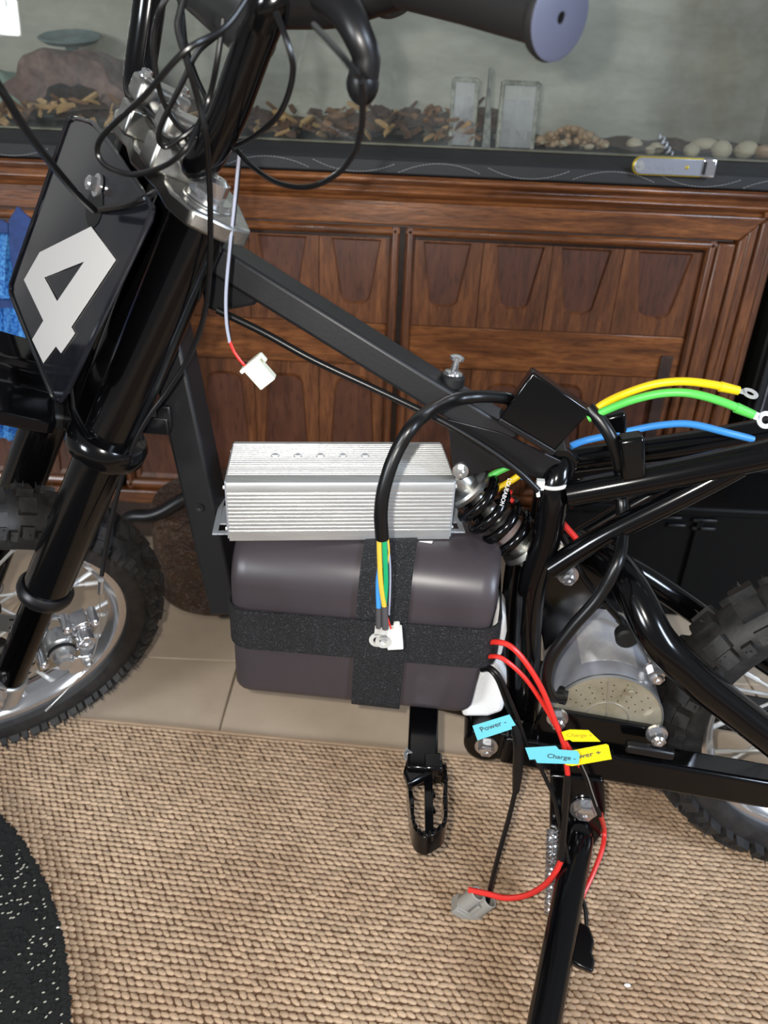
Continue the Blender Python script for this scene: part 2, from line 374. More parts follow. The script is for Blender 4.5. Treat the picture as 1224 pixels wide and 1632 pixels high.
# ================================================================== CABINET
YC = 1.45
cab = thing('sideboard', 'dark carved oak sideboard with panelled doors under the glass tank', 'cabinet', (-.2, YC+.2, 0))
CX0, CX1 = -1.22, .677
MB().box(((CX0+CX1)/2, YC+.245, .38), CX1-CX0-.02, .45, .70).build('carcass', M['wood_dark'], cab)
def molding(x0, x1, prof, name, m='wood_h', axis='x'):
    if axis == 'x': poly = [V(x0, YC+y, z) for y, z in prof]; vec = V(x1-x0, 0, 0)
    return MB().prism(poly, vec).build(name, M[m], cab, .0012, 2, 25)
molding(CX0-.02, .76, [(.02, .758), (-.022, .758), (-.027, .754), (-.027, .750), (-.022, .746), (-.012, .744), (-.010, .739), (-.016, .736), (-.019, .732), (-.016, .728), (-.005, .722), (-.003, .716), (.02, .716)], 'cornice')
# top rail, mitred at the right end
def rail_prism(x0, xt, xb, zt, zb, y0, y1, name, m):
    return MB().hexa([V(x0, y0, zb), V(xb, y0, zb), V(xb, y1, zb), V(x0, y1, zb), V(x0, y0, zt), V(xt, y0, zt), V(xt, y1, zt), V(x0, y1, zt)]).build(name, M[m], cab, .0025)
rail_prism(CX0, .650, .607, .716, .676, YC-.006, YC+.02, 'rail', 'wood_h')
MB().box(((CX0+.60)/2, YC+.008, .6745), .60-CX0, .02, .003).build('shadow_groove', M['wood_dark'], cab)
MB().box((.5895, YC+.004, .38), .031, .02, .58).build('stile', M['wood_v'], cab, .003)
# right stile with reeded moulding
for x0, x1, yy in ((.607, .622, -.010), (.6225, .640, -.003), (.6405, .662, -.009), (.6625, .677, -.004)):
    zt = .676+(x0-.607)*.93
    MB().hexa([V(x0, YC+yy, .09), V(x1, YC+yy, .09), V(x1, YC+.02, .09), V(x0, YC+.02, .09), V(x0, YC+yy, zt), V(x1, YC+yy, zt+(x1-x0)*.93), V(x1, YC+.02, zt+(x1-x0)*.93), V(x0, YC+.02, zt)]).build('stile', M['wood_v'], cab, .004, 3)
MB().box((.664, YC+.004, .734), .05, .03, .036).build('corner_block', M['wood_h'], cab, .002)
def star_hit(poly, c, a):
    d = V(math.cos(a), math.sin(a)); best = None; n = len(poly)
    for i in range(n):
        p = V(*poly[i])-c; q = V(*poly[(i+1) % n])-c; e = q-p; den = d[0]*e[1]-d[1]*e[0]
        if abs(den) < 1e-12: continue
        t = (p[0]*e[1]-p[1]*e[0])/den; u = (p[0]*d[1]-p[1]*d[0])/den
        if t > 0 and -1e-6 <= u <= 1+1e-6 and (best is None or t > best): best = t
    return c+d*best
def scoop_outline(cx, w_open, w_tip, z_open, z_tip, k=7):
    sg = 1 if z_tip > z_open else -1; r = w_tip*.36; pts = [(cx-w_open/2, z_open)]
    for i in range(k):
        a = math.pi/2*i/(k-1); pts.append((cx-w_tip/2+r-r*math.cos(a), z_tip-sg*(r-r*math.sin(a))*.8))
    for i in range(k):
        a = math.pi/2*(1-i/(k-1)); pts.append((cx+w_tip/2-r+r*math.cos(a), z_tip-sg*(r-r*math.sin(a))*.8))
    pts.append((cx+w_open/2, z_open)); return pts
def plank(x0, x1, z0, z1, outline, y):
    c = V(sum(p[0] for p in outline)/len(outline), (min(p[1] for p in outline)+max(p[1] for p in outline))/2)
    rect = [(x0, z0), (x1, z0), (x1, z1), (x0, z1)]
    ang = sorted(set([math.atan2(p[1]-c[1], p[0]-c[0]) for p in rect]+[math.atan2(p[1]-c[1], p[0]-c[0]) for p in outline]))
    vs = []; n = len(ang)
    for a in ang:
        o = star_hit(rect, c, a); i = star_hit(outline, c, a); ii = c+(i-c)*.93
        vs += [V(o[0], y+.012, o[1]), V(o[0], y, o[1]), V(i[0], y, i[1]), V(ii[0], y+.005, ii[1])]
    fs = []
    for k in range(n):
        k2 = (k+1) % n
        for j in range(3): fs.append((k*4+j, k2*4+j, k2*4+j+1, k*4+j+1))
    b = MB(); b.add(vs, fs); pl = b.build('plank', M['wood_v'], cab, angle=30)
    s = MB(); poly = [V(*(c+(star_hit(outline, c, a)-c)*.95)) for a in ang]
    s.prism([V(p[0], y+.0045, p[1]) for p in poly], V(0, .004, 0)); s.build('scoop_panel', M['wood_s'], pl, angle=60)
def door(x0, x1, planks):
    y = YC; zt, zb = .673, .125
    for (a, b_, c_, d_, mm) in ((x0, x1, zt-.016, zt, 'wood_h'), (x0, x1, zb, zb+.02, 'wood_h')):
        MB().prism([V(a, y+.012, c_), V(a, y-.001, c_), V(a, y-.006, (c_+d_)/2-.003), V(a, y-.006, (c_+d_)/2+.003), V(a, y-.001, d_), V(a, y+.012, d_)], V(b_-a, 0, 0)).build('bead', M[mm], cab, .001)
    for a in (x0, x1-.016):
        MB().prism([V(a, y+.012, zb), V(a, y-.001, zb), V(a+.005, y-.006, zb), V(a+.011, y-.006, zb), V(a+.016, y-.001, zb), V(a+.016, y+.012, zb)], V(0, 0, zt-zb)).build('bead', M['wood_v'], cab, .001)
    for i, (a, b_) in enumerate(planks):
        w = b_-a; cx = (a+b_)/2+(.004 if i % 2 else -.003)
        plank(a+.0007, b_-.0007, .497, .651, scoop_outline(cx, w*.70, w*.44, .6485, .532+rng.uniform(-.004, .004)), y+.006)
        plank(a+.0007, b_-.0007, .146, .414, scoop_outline(cx, w*.80, w*.56, .1485, .392+rng.uniform(-.005, .003)), y+.006)
    MB().box(((x0+x1)/2, y+.011, .4555), x1-x0-.034, .012, .080).build('cross_rail', M['wood_h'], cab, .001)
door(.0165, .573, [(.0335, .158), (.158, .284), (.284, .413), (.413, .556)])
door(-.545, .0055, [(-.528, -.395), (-.395, -.268), (-.268, -.140), (-.140, -.0115)])
door(-1.11, -.562, [(-1.093, -.96), (-.96, -.83), (-.83, -.705), (-.705, -.579)])
MB().box((.530, YC+.004, .31), .022, .010, .30).build('dark_recess_strip', M['wood_dark'], cab, .001)  # dark recess in the door, drawn as a strip of darker wood
MB().box(((CX0+.6)/2, YC+.005, .108), .6-CX0, .03, .03).build('rail', M['wood_h'], cab, .003)
MB().box(((CX0+CX1)/2, YC+.03, .045), CX1-CX0, .05, .088).build('plinth', M['wood_dark'], cab, .003)
MB().box(((CX0+CX1)/2, YC+.245, .752), CX1-CX0+.06, .46, .012).build('top_board', M['wood_h'], cab, .002)

# ================================================================== TANK
pad = thing('padded_tank_base', 'black padded base strip with wavy pale stitching under the tank glass', 'base', (-.2, YC, .758))
prof = [(.44, .7585), (-.016, .7585), (-.021, .761), (-.021, .781), (-.017, .786), (.012, .793), (.035, .800), (.44, .800)]
MB().prism([V(-1.2, YC+y, z) for y, z in prof], V(1.98, 0, 0)).build('cover', M['pad'], pad, .002, 2, 25)
sb = MB(); x = -1.15
while x < .76:
    kc = int((x+5)/.147); ph = ((x+5) % .147)/.147
    if ph < .95:
        zf = lambda q: (.7625+.0165*(2*(((q+5)-kc*.147)/.147)-1)**2) if kc % 2 else (.7798-.0165*(2*(((q+5)-kc*.147)/.147)-1)**2)
        p0 = V(x, YC-.0222, zf(x)); x1 = x+.0042; p1 = V(x1, YC-.0222, zf(x) + (zf(x+.001)-zf(x))*4.2)
        sb.tube([p0, (p0+p1)/2+V(0, -.0004, 0), p1], .0005, 5, 0)
    x += .0056
sb.build('stitching', M['stitch'], pad, kind='stuff')
YG = YC+.042; YB = YC+.40
tank = thing('glass_tank', 'long glass vivarium with hazy panes and pale grey back', 'tank', (-.2, YG+.18, .80))
MB().box((-.2, YG, 1.03), 1.94, .005, .456).build('front_pane', M['glass'], tank)
MB().box((-.2, YB, 1.03), 1.94, .006, .456).build('back_panel', M['tank_back'], tank)
for xx in (-1.17, .77): MB().box((xx, (YG+YB)/2, 1.03), .006, YB-YG, .456).build('side_pane', M['tank_back'], tank)
MB().box((-.2, (YG+YB)/2, .8025), 1.93, YB-YG-.006, .003).build('floor_pane', M['tank_dirt'], tank)
MB().cyl(V(-.655, YG-.004, .98), V(-.672, YG-.004, 1.25), .0012).build('silicone_seam', M['decal'], tank)
sm = MB(); nx, ny = 90, 10
def bedh(x, y):
    t = .026+.008*math.sin(x*9)+.006*math.sin(x*23+y*30)
    if x > .22: t = .006+.006*math.sin(x*30)**2
    return .804+max(.003, t*(.8+.6*y/.3))
vs = []
for i in range(nx+1):
    for j in range(ny+1):
        xx = -1.16+1.92*i/nx; yy = .016+.33*j/ny; vs.append(V(xx, YG+yy, bedh(xx, yy)+rng.uniform(0, .002)))
sm.add(vs, [(i*(ny+1)+j, (i+1)*(ny+1)+j, (i+1)*(ny+1)+j+1, i*(ny+1)+j+1) for i in range(nx) for j in range(ny)])
tag(sm.build('bark_bedding', mat('loose_bark_litter', (48, 34, 27), .95, c2=(104, 76, 54), vscale=70, bump=1, bscale=150)), 'loose dark bark litter covering the tank floor', 'bedding')['kind'] = 'stuff'
# bark chips
chips = []
for k in range(9):
    b = MB(); L_, w_, t_ = rng.uniform(.018, .05), rng.uniform(.006, .014), rng.uniform(.002, .005)
    n = 5; poly = [V(-L_/2, -w_/2*rng.uniform(.3, 1), 0), V(L_*.1, -w_/2, 0), V(L_/2, -w_*rng.uniform(0, .4), 0), V(L_*.4, w_*.5, 0), V(-L_*.3, w_/2, 0)]
    b.prism(poly, V(0, 0, t_*1.3)); chips.append([b.mesh('chip', M[m]) for m in ('bark_dark', 'bark_mid', 'bark_pale')])
def scatter_chips(n, x0, x1, weights, lift, label, group):
    for i in range(n):
        xx = rng.uniform(x0, x1); yy = rng.uniform(.012, .10) if i % 2 else rng.uniform(.006, .016)
        m = rng.choice(3, p=weights)
        o = link('bark_chip', chips[rng.integers(9)][m], loc=(xx, YG+yy+.008, bedh(xx, yy)+rng.uniform(.004, lift) if i % 2 else rng.uniform(.810, bedh(xx, yy)+.012)), rot=(rng.uniform(.1, 1.3), rng.uniform(-.7, .7), rng.uniform(-1.2, 1.2)))
        tag(o, label[m], 'bark chip', group+(', dark', ', brown', ', pale')[m])
scatter_chips(130, -.36, .14, (.5, .32, .18), .034, ('dark brown bark chip in the tank beside the clear box', 'mid-brown bark chip in the tank beside the clear box', 'pale straw-coloured bark chip in the tank beside the clear box'), 'chips behind the handlebar')
scatter_chips(100, -1.12, -.50, (.05, .45, .5), .012, ('dark brown bark chip in front of the cave hide', 'tan bark chip in front of the cave hide', 'pale bark chip in front of the cave hide'), 'chips before the cave')
# pebbles
pm = []
for k in range(5):
    b = MB(); b.ball(V(0, 0, 0), 1, (rng.uniform(.9, 1.25), rng.uniform(.8, 1.1), rng.uniform(.65, .85)), n=12, m=7); pm.append([b.mesh('pebble', M['pebble']), b.mesh('pebble', M['pebble_pink'])])
for i in range(80):
    xx = rng.uniform(.245, .37); yy = .014+.06*rng.random(); r = rng.uniform(.0045, .0085); hh = (1-abs((xx-.30)/.075)**2)*.028
    o = link('pebble', pm[rng.integers(5)][1 if rng.random() < .75 else 0], loc=(xx, YG+yy, .812+max(0, hh)*rng.random()), rot=(rng.uniform(-.4, .4), rng.uniform(-.4, .4), rng.uniform(0, 3)))
    o.scale = (r, r, r); tag(o, 'small tan pebble heaped beside the clear box', 'pebble', 'small pebble heap in the tank')
for (px, py, r, yy, m) in ((1047, 236, .013, .05, 0), (1101, 246, .014, .03, 0), (1122, 232, .020, .09, 0), (1148, 247, .0185, .025, 0), (1188, 240, .020, .035, 0), (1216, 243, .017, .03, 1), (1036, 243, .010, .03, 0), (1010, 238, .015, .12, 0), (1240, 240, .02, .05, 0)):
    p = W(px, py, YG+yy); o = link('river_stone', pm[rng.integers(5)][m], loc=(p[0], p[1], max(p[2], .803+r*.75)), rot=(0, rng.uniform(-.3, .3), rng.uniform(0, 3))); o.scale = (r*1.15, r, r)
    tag(o, 'large smooth cream river stone lying inside the tank' if m == 0 else 'speckled tan river stone among the cream stones', 'stone', 'river stones by the bottle opener' if m == 0 else None) if m == 0 else tag(o, 'speckled tan river stone among the cream stones', 'stone')
# cave hides
def dome(name, c, rx, ry, rz, m, label, cat, bumpy=.06):
    b = MB(); b.ball(c, 1, (rx, ry, rz), n=36, m=24)
    b.v = [(v[0]+bumpy*rx*.3*math.sin(v[0]*90+v[2]*70), v[1], max(c[2], v[2]+bumpy*rz*math.sin(v[0]*61+v[1]*80))) for v in b.v]
    o = b.build(name, M[m], angle=80); return tag(o, label, cat)
pc = W(130, 195, YG+.2); hide = thing('cave_hide', 'rough brown domed cave hide inside the tank', 'hide', (pc[0], pc[1], .812))
b = MB(); rx, ry, rz = .135, .08, .118; vs = []; n1, n2 = 40, 6
inner = .55
for i in range(n1+1):
    a = math.pi*i/n1; w_ = 1+.05*math.sin(a*7)+.03*math.sin(a*15)
    for (q, yy) in ((1, ry), (1.0, -ry*.6), (.93, -ry), (inner, -ry), (inner, ry)):
        vs.append(V(pc[0]+.02*(1-q)*2-math.cos(a)*rx*q*w_, pc[1]+yy+(.006*math.sin(a*9)), .812+math.sin(a)*rz*q*w_*(1 if q > .6 else .95)))
fs = [(i*5+j, (i+1)*5+j, (i+1)*5+j+1, i*5+j+1) for i in range(n1) for j in range(4)]
fs += [(i*5+4, (i+1)*5+4, (i+1)*5, i*5) for i in range(n1)]
b.add(vs, fs); b.build('arch_shell', M['hide'], hide, angle=60)
b = MB(); b.prism([V(pc[0]+.02-math.cos(math.pi*i/20)*rx*inner, pc[1]+.03, .812+math.sin(math.pi*i/20)*rz*inner) for i in range(21)], V(0, .02, 0)); b.build('back_wall', M['bark_dark'], hide)
p2 = W(-20, 190, YG+.16); dome('moss_hide', V(p2[0], p2[1], .815), .13, .06, .085, 'hide_green', 'mossy green mound beside the cave hide', 'hide')
p3 = W(112, 60, YG+.29); b = MB(); b.lathe(p3, nrm(V(0, -.25, 1)), [(0, -.006), (.05, -.006), (.062, .002), (.058, .004), (.045, -.002), (0, -.002)], 30)
st = thing('slate_dish', 'round grey slate dish on a post behind the cave hide', 'dish', (p3[0], p3[1], .81)); b.build('bowl', M['slate'], st)
MB().cyl(V(p3[0], p3[1], .81), p3-V(0, 0, .004), .012).build('post', M['slate'], st)
# clear acrylic boxes
def acr(px0, px1, pyt, pyb, yy, label):
    a = W(px0, pyb, YG+yy); c = W(px1, pyt, YG+yy); x0, x1, z0, z1 = a[0], c[0], .806, c[2]
    t = thing('acrylic_box', label, 'box', ((x0+x1)/2, YG+yy, .806))
    MB().box(((x0+x1)/2, YG+yy, (z0+z1)/2), x1-x0, .003, z1-z0).build('front_panel', M['acrylic'], t)
    for xx in (x0, x1): MB().box((xx, YG+yy+.005, (z0+z1)/2), .007, .014, z1-z0+.004).build('edge', M['acrylic_edge'], t, .002)
    MB().box(((x0+x1)/2, YG+yy+.005, z1), x1-x0, .014, .008).build('edge', M['acrylic_edge'], t, .002)
    MB().box(((x0+x1)/2, YG+yy+.045, (z0+z1)/2-.01), x1-x0-.01, .003, z1-z0-.03).build('back_panel', M['acrylic'], t)
acr(716, 762, 128, 238, .014, 'narrow clear acrylic box with grimy edges in the tank')
acr(792, 860, 134, 240, .014, 'wide clear acrylic box streaked with water marks in the tank')
p = W(775, 240, YG+.012); q = W(783, 108, YG+.012)
tag(MB().hexa([V(p[0]-.008, YG+.012, .804), V(p[0]+.006, YG+.012, .804), V(p[0]+.006, YG+.03, .804), V(p[0]-.008, YG+.03, .804), V(q[0]-.002, YG+.012, q[2]), V(q[0]+.002, YG+.012, q[2]), V(q[0]+.002, YG+.03, q[2]), V(q[0]-.002, YG+.03, q[2])]).build('divider_strip', mat('grimy_silicone', (84, 92, 98), .5, c2=(150, 152, 146), vscale=90)), 'dark upright silicone strip between the two acrylic boxes', 'divider')
# bottle opener with corkscrew
op0 = W(1002, 262, YC-.014); op1 = W(1133, 267, YC-.014); od = nrm(op1-op0); ou = nrm(np.cross(V(0, 1, 0), od)); ou = ou if ou[2] > 0 else -ou
opn = thing('bottle_opener', 'nickel bottle opener with corkscrew lying on the black padded strip', 'bottle opener', op0)
oy = V(0, 1, 0); olen = np.linalg.norm(op1-op0)
def ocap(y0, th, half, x0, x1, name, m, rnd=True):
    pts = []
    for i in range(9): a = math.pi/2+math.pi*i/8; pts.append(op0+od*(x0+half+half*math.cos(a)*.9)+ou*half*math.sin(a))
    pts += [op0+od*x1-ou*half, op0+od*x1+ou*half]
    return MB().prism([p+oy*y0 for p in pts], oy*th).build(name, M[m], opn, .0008)
oc = -.021
ocap(oc+.003, .004, .0145, 0, olen*.86, 'brass_liner', 'brass'); ocap(oc, .003, .0125, .003, olen*.86, 'side_plate', 'opener')
b = MB(); b.box(op0+od*olen*.93+oy*(oc+.003), olen*.17, .007, .030, od, oy, ou); b.build('cap_lifter', M['chrome'], opn, .004, 3)
MB().box(op0+od*olen*.865+oy*(oc-.001), .006, .004, .02, od, oy, ou).build('hook', M['satin_black'], opn, .001)
MB().lathe(op0+od*.013+oy*oc, -oy, [(.008, 0), (.008, .001), (.0035, .001), (.003, .0025), (0, .0025)], 18).build('rivet', M['steel'], opn)
MB().lathe(op0+od*olen*.66+oy*oc, -oy, [(.003, 0), (.003, .0012), (0, .0015)], 12).build('rivet', M['brass'], opn)
text('engraving', 'Camping', .0135, op0+od*olen*.38+oy*(oc-.0003)-ou*.001, od, ou, mat('engraved_mark', (150, 152, 160), .4, .7), opn)
c0 = W(1069, 247, YC-.02); c1 = W(1051, 215, YC-.02); cd = c1-c0; u_, w_ = perp(cd)
MB().tube([c0+cd*(i/60)+(u_*math.cos(i/60*2*math.pi*4.2)+w_*math.sin(i/60*2*math.pi*4.2))*.0045*(1 if i < 52 else (60-i)/8) for i in range(61)], .0016, 7, 0).build('corkscrew', M['bracket_alu'], opn)

# ================================================================== RUG, MAT, POUF, BAG, CASES
RDIR = nrm(G(640, 1190)-G(130, 1140)); RDIR = nrm(V(RDIR[0], RDIR[1], 0)); RNRM = V(RDIR[1], -RDIR[0], 0)     # RNRM points to the camera
RE = G(400, 1168)-V(0, 0, .0065)
rug = thing('jute_rug', 'beige braided jute rug under the motorbike wheels', 'rug', (0, .5, 0))
def rp(a, b_, z): return RE+RDIR*a+RNRM*b_+V(0, 0, z)
MB().hexa([rp(-1.3, 1.3, .0005), rp(1.5, 1.3, .0005), rp(1.5, .002, .0005), rp(-1.3, .002, .0005), rp(-1.3, 1.3, .0035), rp(1.5, 1.3, .0035), rp(1.5, .002, .0035), rp(-1.3, .002, .0035)]).build('backing', M['jute_base'], rug)
def stitches(a0, a1, b0, b1, pa, pb):
    tv = []; n, m = 6, 4; tmpl = [(-1, 0, 0)]
    for i in range(1, m):
        t = math.pi*i/m
        for j in range(n): a = 2*math.pi*j/n; tmpl.append((-math.cos(t), math.sin(t)*math.cos(a), math.sin(t)*math.sin(a)))
    tmpl.append((1, 0, 0)); e = len(tmpl)-1; T = np.array(tmpl)
    tf = [(0, 1+(j+1) % n, 1+j) for j in range(n)]+[(e, 1+(m-2)*n+j, 1+(m-2)*n+(j+1) % n) for j in range(n)]
    q = [(1+i*n+j, 1+i*n+(j+1) % n, 1+(i+1)*n+(j+1) % n, 1+(i+1)*n+j) for i in range(m-2) for j in range(n)]
    tf += [(f[0], f[1], f[2]) for f in q]+[(f[0], f[2], f[3]) for f in q]; tf = np.array(tf)
    vv = []; ff = []; k = 0
    nb = int((b1-b0)/pb); na = int((a1-a0)/pa)
    bi = np.arange(nb); ai = np.arange(na)
    for r in bi:
        for c in ai:
            ca = a0+(c+.5*(r % 2))*pa+rng.normal()*.0005; cb = b0+r*pb+rng.normal()*.0004
            th = (.42 if r % 2 else .12)+rng.normal()*.14
            lx = pa*.68*rng.uniform(.92, 1.1); ly = pb*.52*rng.uniform(.88, 1.1); lz = .0030
            P = T*np.array([lx, ly, lz]); x = P[:, 0]*math.cos(th)-P[:, 1]*math.sin(th); y = P[:, 0]*math.sin(th)+P[:, 1]*math.cos(th); z = P[:, 2]+P[:, 0]*.10+.0042
            vv.append(RE[None]+np.outer(ca+x, RDIR)+np.outer(cb+y, RNRM)+np.outer(z, EZ)); ff.append(tf+k); k += len(T)
    vv = np.concatenate(vv); ff = np.concatenate(ff)
    me = bpy.data.meshes.new('weave'); me.vertices.add(len(vv)); me.vertices.foreach_set('co', vv.ravel())
    me.loops.add(ff.size); me.loops.foreach_set('vertex_index', ff.ravel().astype(np.int32)); me.polygons.add(len(ff))
    me.polygons.foreach_set('loop_start', np.arange(0, ff.size, 3, dtype=np.int32)); me.polygons.foreach_set('use_smooth', np.ones(len(ff), bool)); me.update(calc_edges=True)
    me.materials.append(M['jute']); return me
link('weave', stitches(-.82, 1.12, .010, .74, .0098, .0074), rug, kind='stuff')
b = MB(); b.tube([rp(-1.3+.014*i, .003, .0035) for i in range(200)], .0034, 6, 0); b.build('bound_edge', M['jute'], rug)
mc = V(-.840, .242, 0); mr_ = .572
dm = thing('black_mat', 'round black flecked mat lying on the jute rug', 'mat', (mc[0], mc[1], .008))
b = MB(); b.lathe(V(mc[0], mc[1], 0), EZ, [(0, .0085), (mr_-.01, .0085), (mr_-.002, .0085), (mr_-.002, .013), (0, .013)], 96); b.build('base', M['mat_black'], dm)
b = MB(); fk = MB()
for i in range(2600):
    a = rng.uniform(-.35, 1.45); rr = mr_*math.sqrt(rng.uniform(.2, 1)) if i > 420 else mr_-rng.uniform(0, .004)
    if i <= 420: a = -.35+1.8*i/420
    p = V(mc[0]+rr*math.cos(a), mc[1]+rr*math.sin(a), .0130); t = rng.uniform(0, 3.14)
    (fk if (i > 420 and i % 3 == 0) else b).ball(p, .0038 if i > 420 else .0045, (1, .55, .5) if i > 420 else (1.1, .6, .8), (V(math.cos(t), math.sin(t), 0), V(-math.sin(t), math.cos(t), 0), EZ) if i > 420 else (V(math.cos(a), math.sin(a), 0), V(-math.sin(a), math.cos(a), 0), EZ), 6, 4)
b.build('loops', M['mat_black'], dm, kind='stuff')
fk2 = MB()
for i in range(1500):
    a = rng.uniform(-.35, 1.45); rr = mr_*math.sqrt(rng.uniform(.35, .98)); t = rng.uniform(-.5, .5)+.6
    fk2.ball(V(mc[0]+rr*math.cos(a), mc[1]+rr*math.sin(a), .0148), .0021, (1, .5, .4), (V(math.cos(t), math.sin(t), 0), V(-math.sin(t), math.cos(t), 0), EZ), 5, 3)
fk2.build('flecks', M['fleck'], dm, kind='stuff'); fk.build('loops', M['mat_black'], dm, kind='stuff')
# lint scraps
for (px, py, r_, lb) in ((92, 1480, .003, 'tiny white crumb at the edge of the black mat'), (1000, 1570, .004, 'small flat scrap of white lint on the jute rug')):
    p = G(px, py, .0085 if r_ > .0035 else .0135); tag(MB().ball(p, r_, (1, .6, .35) if r_ > .0035 else (.8, .8, 1), n=9, m=6).build('lint', M['foam']), lb, 'lint')
# leather pouf
pf = V(-.318, 1.303, 0); pouf = thing('leather_pouf', 'low round pouf in embossed brown leather against the sideboard', 'pouf', pf)
pr_ = .13
b = MB(); b.lathe(pf, EZ, [(0, .001), (pr_*.97, .001), (pr_, .012), (pr_*1.0, .06), (pr_*1.0, .14), (pr_*.99, .175), (pr_*.93, .19), (0, .195)], 56); b.build('leather_cover', M['leather'], pouf, angle=50)
b = MB(); b.tube([W(x_, y_, Y_) for x_, y_, Y_ in ((196, 842, 1.19), (208, 824, 1.185), (238, 822, 1.18), (262, 814, 1.18), (300, 792, 1.19), (345, 778, 1.21), (390, 790, 1.25), (420, 850, 1.28))], .0125, 12, 6); b.build('rolled_handle', M['satin_black'], pouf)
# blue bag
bagy = 1.18; bag = thing('blue_bag', 'blue woven bag with a folded navy flap behind the number plate', 'bag', W(10, 560, bagy))
def pleat(px0, px1, pyt, pyb, y, amp, per, name, m, th=.004, slant=0, parent=None):
    n = 28; vs = []
    for i in range(n+1):
        t = i/n; px = px0+(px1-px0)*t
        for (py, s_) in ((pyt, 0), ((pyt+pyb)/2, .6), (pyb, 1)):
            q = W(px+slant*(1-s_), py, y); off = amp*math.sin(t*per*2*math.pi)
            vs += [q+V(0, off, 0), q+V(0, off+th, 0)]
    fs = []
    for i in range(n):
        a, c = i*6, (i+1)*6
        for j in (0, 2): fs += [(a+j, c+j, c+j+2, a+j+2), (a+j+1, a+j+3, c+j+3, c+j+1)]
        fs += [(a, a+1, c+1, c), (a+4, c+4, c+5, a+5)]
    fs += [(0, 2, 3, 1), (2, 4, 5, 3), (n*6, n*6+1, n*6+3, n*6+2), (n*6+2, n*6+3, n*6+5, n*6+4)]
    return MB().add(vs, fs).build(name, M[m], parent or bag, angle=60)
pleat(-130, 96, 362, 486, bagy, .007, 8, 'upper_body', 'blue_cloth', slant=8)
pleat(-130, 100, 484, 700, bagy-.006, .009, 9, 'lower_body', 'blue_cloth')
pleat(-130, 74, 478, 490, bagy-.013, .003, 4, 'seam_band', 'blue_flap', th=.012)
MB().prism([W(x_, y_, bagy-.02) for x_, y_ in ((13, 352), (27, 329), (58, 358), (95, 400), (95, 470), (40, 480), (20, 440), (14, 390))], V(0, .004, 0)).build('flap', M['blue_flap'], bag, .001)
MB().prism([W(x_, y_, bagy-.017) for x_, y_ in ((-130, 346), (0, 350), (13, 356), (14, 372), (-130, 372))], V(0, .004, 0)).build('hem', M['blue_flap'], bag, .001)
# black cases at the right
sp = thing('black_speaker_box', 'tall black vinyl box standing beside the right end of the sideboard', 'speaker', (.90, YC+.1, 0))
MB().box((.905, YC+.13, .35), .40, .27, .70).build('body', M['speaker'], sp, .004)
MB().box((.905, YC-.011, .35), .385, .012, .68).build('front_board', M['dull_black'], sp, .003)
MB().box((.727, YC-.0185, .35), .0012, .004, .66).build('edge_line', M['bracket_alu'], sp)
c_tl = W(895, 806, 1.24); cs = thing('black_plastic_case', 'black moulded plastic case with ribbed front behind the rear subframe', 'case', (c_tl[0]+.28, 1.3, 0))
cz = c_tl[2]; cx0 = c_tl[0]
MB().box((cx0+.30, 1.315, cz/2+.001), .60, .15, cz-.002).build('body', M['case'], cs, .012, 3)
MB().box((cx0+.30, 1.31, cz+.006), .61, .17, .02).build('lid', M['case'], cs, .006, 2)
for k in range(3):
    a = W(1106-2*k, 815+13*k, 1.235); c_ = W(1146-3*k, 818+13*k, 1.235)
    MB().box(((a[0]+c_[0])/2, 1.238, (a[2]+c_[2])/2), c_[0]-a[0], .012, .007).build('rib', M['satin_black'], cs, .002)
for k in range(2):
    a = W(1062+6*k, 825+12*k, 1.235); MB().box((a[0]+.012, 1.238, a[2]), .034, .01, .006).build('rib', M['satin_black'], cs, .002)
a = W(1090, 860, 1.237); MB().box((a[0]+.02, 1.238, cz*.5), .012, .012, cz*.9).build('rib', M['case'], cs, .002)

# ================================================================== MOTORBIKE
bike = thing('dirt_bike', 'small black electric dirt bike with steered front wheel and exposed frame', 'motorbike', (B0+EF*.5)*V(1, 1, 0))
def prt(b, name, m, parent=bike, bevel=0, seg=2, angle=38, **k): return b.build(name, M[m], parent, bevel, seg, angle, **k)
